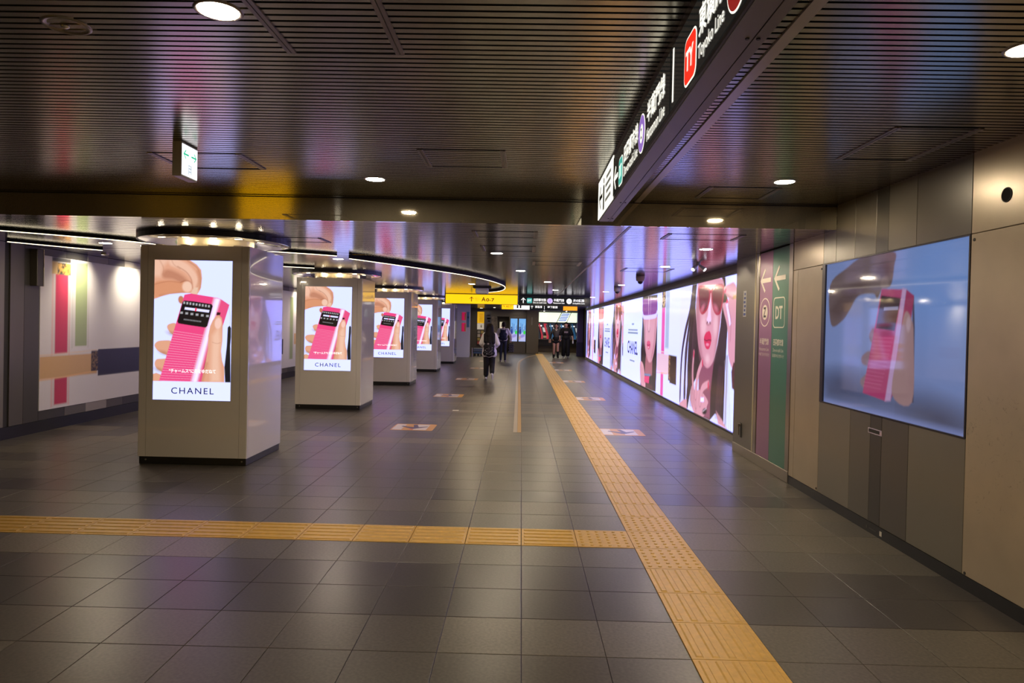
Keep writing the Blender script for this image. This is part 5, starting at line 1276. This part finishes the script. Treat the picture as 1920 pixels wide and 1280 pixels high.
for nm, l, pl, blue in (('route_map', 'wide lit route map board above the ticket machines, the left one', [(0.78, 1.80), (1.85, 1.80), (2.13, 2.40), (0.78, 2.40)], False),
                        ('route_map', 'slanting blue and white lit fare board between the two pale map boards', [(1.90, 1.80), (2.45, 1.80), (2.70, 2.40), (2.18, 2.40)], True),
                        ('route_map', 'lit pale map board above the ticket machines, the right one', [(2.49, 1.80), (3.05, 1.80), (3.32, 2.40), (2.74, 2.40)], False)):
    t = thing(nm, (pl[0][0], YT-0.1, 1.8), l, 'route map', 'lit map boards')
    n_ = Vector((0, -0.86, -0.5)); upv = Vector((0, -0.25, 0.97))
    pl2 = [(a-pl[0][0], b-1.80) for a, b in pl]
    bd = obj('board', MB().prism(pl2, (pl[0][0], YT-0.05, 1.80), XRt, upv, CN, 0.03), M_MAP, t)
    w = pl2[1][0]
    if blue:
        for k in range(5): obj('print_band', MB().prism([(0.06+.045*k*1.05, 0.08+0.1*k), (w-0.02+.045*k*1.05, 0.08+0.1*k), (w+0.01+.045*k*1.05, 0.15+0.1*k), (0.09+.045*k*1.05, 0.15+0.1*k)], (pl[0][0], YT-0.081, 1.80), XRt, upv, CN, 0.003), M_MAPB, t)
    else:
        for k in range(4): obj('map_line', MB().prism([(0.1+0.05*k, 0.12+0.11*k), (w-0.1+0.05*k, 0.12+0.11*k), (w-0.1+0.05*k, 0.135+0.11*k), (0.1+0.05*k, 0.135+0.11*k)], (pl[0][0], YT-0.081, 1.80), XRt, upv, CN, 0.002), M_MAPL, t)
    obj('frame', MB().prism([(pl2[0][0]-.02, -0.03), (pl2[1][0]+.02, -0.03), (pl2[1][0]+.02, 0.0), (pl2[0][0]-.02, 0.0)], (pl[0][0], YT-0.05, 1.80), XRt, upv, CN, 0.05), M_BLACK, t)
pp = thing('pillar', (2.88, 36.0, 0), 'glossy violet blue pillar at the far end of the video wall', 'pillar')
obj('shaft', MB().bbox(2.72, 3.04, 35.9, 36.3, 0.0, H2, 0.02), mat('violet blue pillar', (0.16, 0.13, 0.42), rough=0.15), pp)
obj('base_cover', MB().bbox(2.715, 3.045, 35.895, 36.305, 0.0, 0.75, 0.01), mat('deep blue cover', (0.04, 0.035, 0.16), rough=0.3), pp)

# ---------------------------------------------------------------- people
def cap_mesh(mb, p0, r0, p1, r1, n=14):
    p0 = Vector(p0); p1 = Vector(p1); d = p1-p0; L = d.length
    d = d/L if L > 1e-6 else Vector((0, 0, 1))
    a = d.orthogonal().normalized(); b = d.cross(a)
    rings = [(p0-d*r0*math.cos(t), r0*math.sin(t)) for t in (0.35, 0.8, 1.25)]+[(p0, r0), (p1, r1)]+[(p1+d*r1*math.sin(t), r1*math.cos(t)) for t in (0.35, 0.8, 1.25)]
    vs = [p0-d*r0]
    for c, r in rings: vs += [c+a*(r*math.cos(2*PI*i/n))+b*(r*math.sin(2*PI*i/n)) for i in range(n)]
    vs.append(p1+d*r1)
    k = len(rings); fs = [(0, 1+(i+1) % n, 1+i) for i in range(n)]
    for j in range(k-1): fs += [(1+j*n+i, 1+j*n+(i+1) % n, 1+(j+1)*n+(i+1) % n, 1+(j+1)*n+i) for i in range(n)]
    fs += [(1+(k-1)*n+i, 1+(k-1)*n+(i+1) % n, len(vs)-1) for i in range(n)]
    mb.add(vs, fs)
def grow(name, prims, parent, rotz, voxel=0.010, s=1.0):
    """overlapping tapered limbs and masses melted into one continuous skin; faces take the material of the nearest mass"""
    mb = MB()
    for p in prims:
        if p[0] == 'c': cap_mesh(mb, p[2], p[3], p[4], p[5])
        else: mb.sphere(p[2], *p[3], nu=18, nv=12)
    me = bpy.data.meshes.new('tmp'); me.from_pydata(mb.v, [], mb.f); me.update()
    ob = bpy.data.objects.new('tmp', me); COL.objects.link(ob)
    md = ob.modifiers.new('r', 'REMESH'); md.mode = 'VOXEL'; md.voxel_size = voxel
    sm = ob.modifiers.new('s', 'SMOOTH'); sm.factor = 0.5; sm.iterations = 3
    dg = bpy.context.evaluated_depsgraph_get()
    out = bpy.data.meshes.new_from_object(ob.evaluated_get(dg))
    bpy.data.objects.remove(ob)
    out.name = name
    nf = len(out.polygons)
    ce = np.empty(nf*3); out.polygons.foreach_get('center', ce); ce = ce.reshape(-1, 3)
    best = np.full(nf, 1e9); idx = np.zeros(nf, int)
    ms = []
    for p in prims:
        if p[1] not in ms: ms.append(p[1])
    for p in prims:
        if p[0] == 'c':
            a, b = np.array(p[2]), np.array(p[4]); e = b-a; L = max(e @ e, 1e-9)
            t = np.clip(((ce-a) @ e)/L, 0, 1)
            d = np.linalg.norm(ce-(a+t[:, None]*e), axis=1)-(p[3]+(p[5]-p[3])*t)
        else:
            r = np.array(p[3]); k = np.linalg.norm((ce-np.array(p[2]))/r, axis=1); d = (k-1)*r.min()
        w = d < best-1e-6; best[w] = d[w]; idx[w] = ms.index(p[1])
    out.materials.clear()
    for q in ms: out.materials.append(q)
    out.polygons.foreach_set('material_index', idx.astype(np.int32))
    out.polygons.foreach_set('use_smooth', np.ones(nf, bool))
    co = np.empty(len(out.vertices)*3); out.vertices.foreach_get('co', co); co = co.reshape(-1, 3)*s
    c, q = math.cos(rotz), math.sin(rotz)
    co = np.stack([co[:, 0]*c-co[:, 1]*q, co[:, 0]*q+co[:, 1]*c, co[:, 2]], 1)
    out.vertices.foreach_set('co', co.ravel()); out.update()
    ob = bpy.data.objects.new(name, out); COL.objects.link(ob); ob.parent = parent
    ORG[ob.name] = ORG[parent.name]
    return ob
M_SKIN = mat('skin', (0.50, 0.28, 0.20), rough=0.5); M_EYE = mat('dark eye', (0.02, 0.015, 0.012), rough=0.3); M_LIP = mat('lip', (0.40, 0.12, 0.11), rough=0.5)
M_HAIRB = mat('black hair', (0.008, 0.006, 0.006), rough=0.6, spec=0.15); M_HAIRD = mat('dark brown hair', (0.025, 0.015, 0.012), rough=0.6, spec=0.15)
M_JKT = mat('off white jacket', (0.80, 0.74, 0.72), rough=0.7, bump=0.3, bscale=14); M_TRO = mat('dark trousers', (0.02, 0.018, 0.018), rough=0.7, spec=0.2); M_SHOE = mat('white shoe', (0.65, 0.62, 0.6), rough=0.5); M_BLK = mat('black cloth', (0.008, 0.008, 0.008), rough=0.7, spec=0.2); M_JEAN = mat('dark navy jeans', (0.016, 0.020, 0.035), rough=0.7)
M_BAG = mat('black backpack cloth', (0.011, 0.010, 0.011), rough=0.6, spec=0.2); M_BAGN = mat('navy backpack cloth', (0.022, 0.026, 0.045), rough=0.6, spec=0.2); M_DOT = mat('white print dots', (0.6, 0.58, 0.6), rough=0.5); M_SHIRT = mat('cream shirt', (0.62, 0.55, 0.44), rough=0.7); M_GREYC = mat('grey charcoal cloth', (0.05, 0.045, 0.04), rough=0.7)
def hand(pr, m, wr, d, side, curl=0.3):
    """palm, four unequal fingers bent at the knuckle, and a thumb from the palm's side"""
    wr = Vector(wr); d = Vector(d).normalized()
    fw = Vector((0, 1, 0)) if abs(d.y) < 0.8 else Vector((0, 0, 1))
    fw = (fw-d*fw.dot(d)).normalized(); inw = Vector((-side, 0, 0))
    pc_ = wr+d*0.045
    pr.append(('c', m, tuple(wr), 0.024, tuple(pc_), 0.030))
    for k, L in enumerate((0.066, 0.074, 0.070, 0.054)):
        b0 = wr+d*0.075+fw*(0.030-0.020*k)
        k1 = b0+(d*math.cos(curl)+inw*math.sin(curl))*L*0.55
        k2 = k1+(d*math.cos(curl*2.6)+inw*math.sin(curl*2.6))*L*0.5
        pr.append(('c', m, tuple(wr+d*0.04+fw*(0.02-0.014*k)), 0.013, tuple(b0), 0.0095)); pr.append(('c', m, tuple(b0), 0.0095, tuple(k1), 0.0088)); pr.append(('c', m, tuple(k1), 0.0088, tuple(k2), 0.0078))
    t0 = wr+d*0.025+fw*0.028
    pr.append(('c', m, tuple(t0), 0.013, tuple(t0+d*0.035+fw*0.025), 0.0105)); pr.append(('c', m, tuple(t0+d*0.035+fw*0.025), 0.0105, tuple(t0+d*0.062+fw*0.030+inw*0.012), 0.0085))
def body(top, low, shoe, P, sleeve=None, shin=None, fem=False, turn=0.0):
    """P: hip, knee, ankle, toe, elbow, wrist for each side; faces +Y"""
    sleeve = sleeve or top; shin = shin or low
    w = 0.15 if fem else 0.175
    pr = [('e', top, (0, 0, 1.24), (0.155 if fem else 0.175, 0.105, 0.19)), ('c', top, (0, 0, 1.0), 0.115, (0, 0, 1.28), 0.12), ('e', low, (0, -0.01, 0.93), (0.165, 0.115, 0.13)),
          ('c', top, (-w, 0, 1.375), 0.052, (w, 0, 1.375), 0.052), ('c', M_SKIN, (0, -0.005, 1.38), 0.052, (0, 0.008, 1.49), 0.047)]
    hc = Vector((0, 0.02, 1.575)); Q = Matrix.Rotation(turn, 3, 'Z')
    def hp_(x, y, z): return tuple(hc+Q @ Vector((x, y, z)))
    pr += [('e', M_SKIN, tuple(hc), (0.074, 0.090, 0.112)), ('c', M_SKIN, hp_(0, 0.06, -0.06), 0.045, hp_(0, 0.07, -0.085), 0.030), ('c', M_SKIN, hp_(0, 0.086, 0.005), 0.010, hp_(0, 0.102, -0.022), 0.015),
           ('e', M_SKIN, hp_(-0.076, 0, -0.01), (0.012, 0.022, 0.032)), ('e', M_SKIN, hp_(0.076, 0, -0.01), (0.012, 0.022, 0.032)),
           ('e', M_EYE, hp_(-0.031, 0.083, 0.008), (0.015, 0.009, 0.008)), ('e', M_EYE, hp_(0.031, 0.083, 0.008), (0.015, 0.009, 0.008)), ('e', M_LIP, hp_(0, 0.092, -0.055), (0.024, 0.010, 0.009))]
    for sd in (-1, 1):
        k = 'L' if sd < 0 else 'R'
        hip, kn, an, toe = (P[n_+k] for n_ in ('hip', 'knee', 'ank', 'toe'))
        pr += [('c', low, hip, 0.088, kn, 0.060), ('c', shin, kn, 0.060, tuple(Vector(kn).lerp(Vector(an), 0.35)), 0.060), ('c', shin, tuple(Vector(kn).lerp(Vector(an), 0.35)), 0.060, an, 0.043)]
        av, tv = Vector(an), Vector(toe)
        f = (tv-av); heel = av-Vector((f.x, f.y, 0)).normalized()*0.03+Vector((0, 0, -0.035)) if abs(f.z) < 0.12 else av+Vector((0, -0.035, -0.01))
        pr += [('c', shoe, tuple(heel), 0.036, toe, 0.032), ('c', shoe, an, 0.043, tuple((heel+tv)/2+Vector((0, 0, 0.01))), 0.038)]
        sh, el_, wr = (sd*w, 0, 1.365), P['elb'+k], P['wri'+k]
        pr += [('c', top, sh, 0.056, tuple(Vector(sh).lerp(Vector(el_), 0.55)), 0.050), ('c', sleeve, tuple(Vector(sh).lerp(Vector(el_), 0.55)), 0.046, el_, 0.041), ('c', sleeve, el_, 0.041, wr, 0.027)]
        hand(pr, M_SKIN, wr, Vector(wr)-Vector(el_), sd, P.get('curl', 0.35))
    return pr
def stand(step=0.0, lift=0.0, arm=0.26):
    return dict(hipL=(-0.085, 0, 0.90), hipR=(0.085, 0, 0.90), kneeL=(-0.09, 0.02+step*.5, 0.49), kneeR=(0.09, 0.02-step*.2, 0.49), ankL=(-0.095, step, 0.085), ankR=(0.095, -step*.8, 0.085+lift),
                toeL=(-0.11, step+0.15, 0.032), toeR=(0.11, -step*.8+0.15, 0.032+lift*.3), elbL=(-arm, -0.02, 1.12), elbR=(arm, -0.02, 1.12), wriL=(-arm-0.01, 0.06, 0.90), wriR=(arm+0.01, 0.06, 0.90))
# walking away, long hair
p1 = thing('person', (-1.0, 19.2, 0), 'person with long black hair and off-white jacket walking away', 'person')
P = stand(0.10); P.update(kneeR=(0.085, 0.06, 0.50), ankR=(0.10, -0.24, 0.20), toeR=(0.115, -0.20, 0.05), elbL=(-0.25, -0.02, 1.12), elbR=(0.25, -0.02, 1.12), wriL=(-0.19, 0.16, 1.0), wriR=(0.19, 0.16, 1.0))
grow('body', body(M_JKT, M_TRO, M_SHOE, P, fem=True), p1, 0.0, s=0.935)
grow('jacket', [('e', M_JKT, (0, 0, 1.16), (0.20, 0.16, 0.28)), ('e', M_JKT, (0, -0.01, 0.86), (0.225, 0.17, 0.18)), ('c', M_JKT, (-0.15, 0, 1.36), 0.075, (-0.25, -0.02, 1.10), 0.072), ('c', M_JKT, (0.15, 0, 1.36), 0.075, (0.25, -0.02, 1.10), 0.072),
                ('c', M_JKT, (-0.25, -0.02, 1.10), 0.072, (-0.19, 0.13, 1.0), 0.05), ('c', M_JKT, (0.25, -0.02, 1.10), 0.072, (0.19, 0.13, 1.0), 0.05), ('c', M_JKT, (-0.13, 0, 0.78), 0.10, (0.13, 0, 0.78), 0.10)], p1, 0.0, 0.014, 0.935)
grow('trousers', [('c', M_TRO, (-0.085, 0, 0.88), 0.105, (-0.09, 0.07, 0.49), 0.088), ('c', M_TRO, (-0.09, 0.07, 0.49), 0.088, (-0.095, 0.10, 0.16), 0.075), ('c', M_TRO, (0.085, 0, 0.88), 0.105, (0.085, 0.06, 0.50), 0.09), ('c', M_TRO, (0.085, 0.06, 0.50), 0.088, (0.10, -0.19, 0.26), 0.07)], p1, 0.0, 0.012, 0.935)
grow('hair', [('e', M_HAIRB, (0, 0.0, 1.60), (0.105, 0.112, 0.108)), ('c', M_HAIRB, (0, -0.05, 1.56), 0.115, (-0.005, -0.12, 1.32), 0.145), ('c', M_HAIRB, (-0.09, -0.13, 1.36), 0.085, (-0.10, -0.24, 1.17), 0.065), ('c', M_HAIRB, (0.08, -0.13, 1.36), 0.095, (0.11, -0.24, 1.14), 0.07), ('c', M_HAIRB, (0, -0.16, 1.28), 0.11, (0.01, -0.29, 1.13), 0.07)], p1, 0.0, 0.010, 0.935)
def backpack(px, py, s, label, m, y0, dots, zc, w=0.15, h=0.23):
    t = thing('backpack', (px, py+y0*s, (zc-h)*s), label, 'backpack')
    X, Y, Z = px, py+y0*s, zc*s
    # local shapes are given in world metres through the thing's origin
    def put(pr): return [(q[0], q[1], tuple(np.array(q[2])), *q[3:]) for q in pr]
    o_ = Vector((0, 0, h))
    sh = [('c', m, (-w*.62, 0, 0.10), 0.085, (w*.62, 0, 0.10), 0.085), ('c', m, (-w*.55, 0, h*1.2), 0.085, (w*.55, 0, h*1.2), 0.085), ('c', m, (-w*.35, 0.01, h*1.75), 0.07, (w*.35, 0.01, h*1.75), 0.07), ('e', m, (0, -0.01, h*.9), (w*1.05, 0.10, h*.95))]
    grow('main_bag', sh, t, 0.0, 0.010, s)
    grow('front_pocket', [('c', m, (-w*.45, -0.075, 0.11), 0.05, (w*.45, -0.075, 0.11), 0.05), ('c', m, (-w*.4, -0.07, 0.20), 0.045, (w*.4, -0.07, 0.20), 0.045)], t, 0.0, 0.010, s)
    for sx in (-1, 1):
        grow('strap', [('c', m, (sx*w*.45, 0.02, h*1.8), 0.022, (sx*0.11, 0.13, h*1.98+0.02), 0.022), ('c', m, (sx*0.11, 0.13, h*1.98+0.02), 0.022, (sx*0.12, 0.30, h*1.4), 0.018)], t, 0.0, 0.009, s)
    rr = random.Random(int(px*100)+3)
    if dots:
        mb = MB()
        for _ in range(dots):
            a, b = (rr.random()-.5)*1.5*w, 0.05+rr.random()*h*0.9
            mb.sphere((X+a*s, Y-0.118*s, Z-h*s+b*s), 0.006, 0.012, 0.006, 8, 6)
        obj('print_dots', mb, M_DOT, t)['kind'] = 'stuff'
        obj('emblem', MB().prism([(0, .028), (.035, 0), (0, -.028), (-.035, 0)], (X-0.02, Y-0.11*s, Z+0.13*s), XRt, UPV, CN, 0.012), mat('grey emblem', (0.25, 0.2, 0.2)), t)
    return t
backpack(-1.0, 19.2, 0.935, 'black backpack with white speckled print worn by the long haired person', M_BAG, -0.25, 42, 0.97, 0.155, 0.25)
# second walker, farther on
p2 = thing('person', (-0.93, 28.8, 0), 'person in white shirt and dark jeans walking away with backpack', 'person')
P = stand(0.06); P.update(elbR=(0.30, 0.0, 1.13), wriR=(0.33, 0.05, 0.92), elbL=(-0.27, 0.02, 1.13), wriL=(-0.20, 0.20, 1.08), curl=0.9)
grow('body', body(M_JKT, M_JEAN, mat('grey shoe', (0.25, 0.22, 0.2), rough=0.5), P, turn=0.9), p2, 0.0, s=1.0)
grow('shirt', [('e', M_JKT, (0, 0, 1.20), (0.205, 0.145, 0.23)), ('e', M_JKT, (0, -0.01, 0.98), (0.195, 0.145, 0.13)), ('c', M_JKT, (-0.175, 0, 1.37), 0.066, (-0.28, 0.02, 1.12), 0.062), ('c', M_JKT, (0.175, 0, 1.37), 0.066, (0.31, 0.0, 1.12), 0.062), ('c', M_JKT, (0.31, 0, 1.12), 0.06, (0.335, 0.04, 0.97), 0.045)], p2, 0.0, 0.012)
grow('hair', [('e', M_HAIRD, (0.012, 0.0, 1.615), (0.088, 0.098, 0.092)), ('e', M_HAIRD, (0.02, -0.045, 1.57), (0.075, 0.06, 0.10))], p2, 0.0, 0.009)
backpack(-0.93, 28.8, 1.0, 'navy backpack worn by the person in the white shirt', M_BAGN, -0.22, 0, 1.13, 0.15, 0.22)
tb = thing('tote_bag', (-0.58, 28.86, 0.40), 'black tote bag with white dots held by the walker in white shirt', 'bag')
obj('sack', MB().bbox(-0.70, -0.47, 28.79, 28.92, 0.42, 0.78, 0.03), M_BAG, tb)
obj('handle', MB().cyl((-0.66, 28.85, 0.77), (-0.60, 28.85, 0.85), 0.010, n=8).cyl((-0.51, 28.85, 0.77), (-0.58, 28.85, 0.85), 0.010, n=8), M_BAG, tb)
mb = MB()
for i in range(4):
    for j in range(6): mb.sphere((-0.67+0.055*i+(j % 2)*.02, 28.789, 0.46+0.055*j), 0.011, 0.004, 0.011, 8, 6)
obj('print_dots', mb, M_DOT, tb)['kind'] = 'stuff'
# couple coming towards the camera
p3 = thing('person', (1.52, 33.7, 0), 'person in short black outfit and black ankle boots walking towards us', 'person')
P = stand(0.05); P.update(elbR=(0.25, -0.02, 1.14), wriR=(0.29, 0.06, 0.93), elbL=(-0.22, -0.02, 1.12), wriL=(-0.22, 0.04, 0.90), curl=0.8)
grow('body', body(M_GREYC, M_SKIN, M_BLK, P, sleeve=M_BLK, fem=True), p3, PI, s=1.0)
grow('dress', [('e', M_GREYC, (0, 0, 1.22), (0.17, 0.125, 0.20)), ('e', M_BLK, (0, 0, 0.95), (0.18, 0.14, 0.14)), ('c', M_BLK, (-0.07, 0, 0.80), 0.115, (0.07, 0, 0.80), 0.115)], p3, PI, 0.012)
for sx in (-1, 1):
    y_ = P['ankL' if sx < 0 else 'ankR'][1]
    grow('boot', [('c', M_BLK, (sx*0.095, y_-0.005, 0.30), 0.064, (sx*0.095, y_, 0.09), 0.058), ('c', M_BLK, (sx*0.095, y_-0.03, 0.05), 0.05, (sx*0.11, y_+0.15, 0.045), 0.044)], p3, PI, 0.010)
grow('hair', [('e', M_HAIRB, (0, -0.005, 1.625), (0.092, 0.098, 0.085)), ('c', M_HAIRB, (-0.07, -0.04, 1.6), 0.04, (-0.085, -0.02, 1.42), 0.03), ('c', M_HAIRB, (0.07, -0.04, 1.6), 0.04, (0.085, -0.02, 1.42), 0.03), ('e', M_HAIRB, (0, -0.06, 1.55), (0.085, 0.05, 0.12))], p3, PI, 0.009)
grow('collar', [('c', M_SHIRT, (-0.04, 0.075, 1.40), 0.016, (0.0, 0.105, 1.34), 0.014), ('c', M_SHIRT, (0.04, 0.075, 1.40), 0.016, (0.0, 0.105, 1.34), 0.014)], p3, PI, 0.007)
pu_ = thing('pouch', (1.21, 33.64, 0.78), 'small tan pouch in the hand of the person in short black outfit', 'pouch')
obj('case', MB().bbox(1.15, 1.27, 33.57, 33.63, 0.74, 0.90, 0.015), mat('tan leather', (0.42, 0.24, 0.13), rough=0.5), pu_)
obj('flap', MB().bbox(1.148, 1.272, 33.562, 33.572, 0.83, 0.90, 0.004), mat('darker tan leather', (0.30, 0.16, 0.09), rough=0.5), pu_)
p4 = thing('person', (2.0, 33.7, 0), 'person in black printed T-shirt and wide black trousers walking towards us', 'person')
P = stand(0.07, arm=0.28); P.update(wriL=(-0.33, 0.06, 0.92), curl=0.8)
grow('body', body(M_BLK, M_BLK, mat('black white shoe', (0.2, 0.2, 0.2), rough=0.5), P, sleeve=M_SKIN), p4, PI, s=1.035)
grow('tee', [('e', M_BLK, (0, 0, 1.20), (0.215, 0.15, 0.24)), ('e', M_BLK, (0, 0, 0.97), (0.20, 0.15, 0.15)), ('c', M_BLK, (-0.175, 0, 1.37), 0.07, (-0.275, 0, 1.14), 0.082), ('c', M_BLK, (0.175, 0, 1.37), 0.07, (0.275, 0, 1.14), 0.082)], p4, PI, 0.012, 1.035)
grow('trousers', [('c', M_BLK, (-0.09, 0, 0.90), 0.115, (-0.095, 0.06, 0.45), 0.105), ('c', M_BLK, (-0.095, 0.06, 0.45), 0.105, (-0.10, 0.06, 0.17), 0.10), ('c', M_BLK, (0.09, 0, 0.90), 0.115, (0.095, 0.0, 0.45), 0.105), ('c', M_BLK, (0.095, 0.0, 0.45), 0.105, (0.10, -0.05, 0.17), 0.10)], p4, PI, 0.012, 1.035)
grow('hair', [('e', M_HAIRB, (0, -0.005, 1.64), (0.090, 0.100, 0.078)), ('e', M_HAIRB, (0, -0.06, 1.58), (0.08, 0.05, 0.09)), ('e', M_HAIRB, (0, 0.055, 1.645), (0.07, 0.045, 0.04))], p4, PI, 0.009, 1.035)
tp_ = MB()
for k, (a, b) in enumerate(((-.09, -.05), (-.035, .0), (.015, .05), (.06, .09))):
    tp_.bbox(2.0+a, 2.0+b, 33.535, 33.55, 1.235+0.01*(k % 2), 1.315, 0.003)
obj('shirt_print', tp_, mat('grey shirt print', (0.28, 0.22, 0.25), rough=0.6), p4)
bo = thing('drink_bottle', (2.345, 33.65, 0.72), 'small pale bottle in the hand of the person in black T-shirt', 'bottle')
obj('bottle_body', MB().lathe([(0.0, 0.0), (0.034, 0.0), (0.036, 0.01), (0.036, 0.13), (0.015, 0.17), (0.014, 0.19), (0.0, 0.19)], (2.345, 33.60, 0.72), 16), mat('pale bottle', (0.55, 0.56, 0.56), rough=0.2), bo, smooth=True)
obj('lid', MB().cyl((2.345, 33.60, 0.905), (2.345, 33.60, 0.93), 0.016, n=12), M_WPRINT, bo)
p5 = thing('person', (2.28, 36.6, 0), 'person in cream top mostly hidden behind the person in black T-shirt', 'person')
P = stand(0.06)
grow('body', body(M_SHIRT, M_SHIRT, M_SHOE, P), p5, PI*0.5, s=0.98)
grow('shirt', [('e', M_SHIRT, (0, 0, 1.20), (0.20, 0.15, 0.23)), ('e', M_SHIRT, (0, 0, 0.96), (0.19, 0.15, 0.15)), ('c', M_SHIRT, (-0.175, 0, 1.37), 0.07, (-0.27, 0, 1.12), 0.065), ('c', M_SHIRT, (0.175, 0, 1.37), 0.07, (0.27, 0, 1.12), 0.065)], p5, PI*0.5, 0.012, 0.98)
grow('hair', [('e', M_HAIRD, (0, -0.005, 1.63), (0.088, 0.098, 0.082)), ('e', M_HAIRD, (0, -0.06, 1.57), (0.08, 0.05, 0.09))], p5, PI*0.5, 0.009, 0.98)
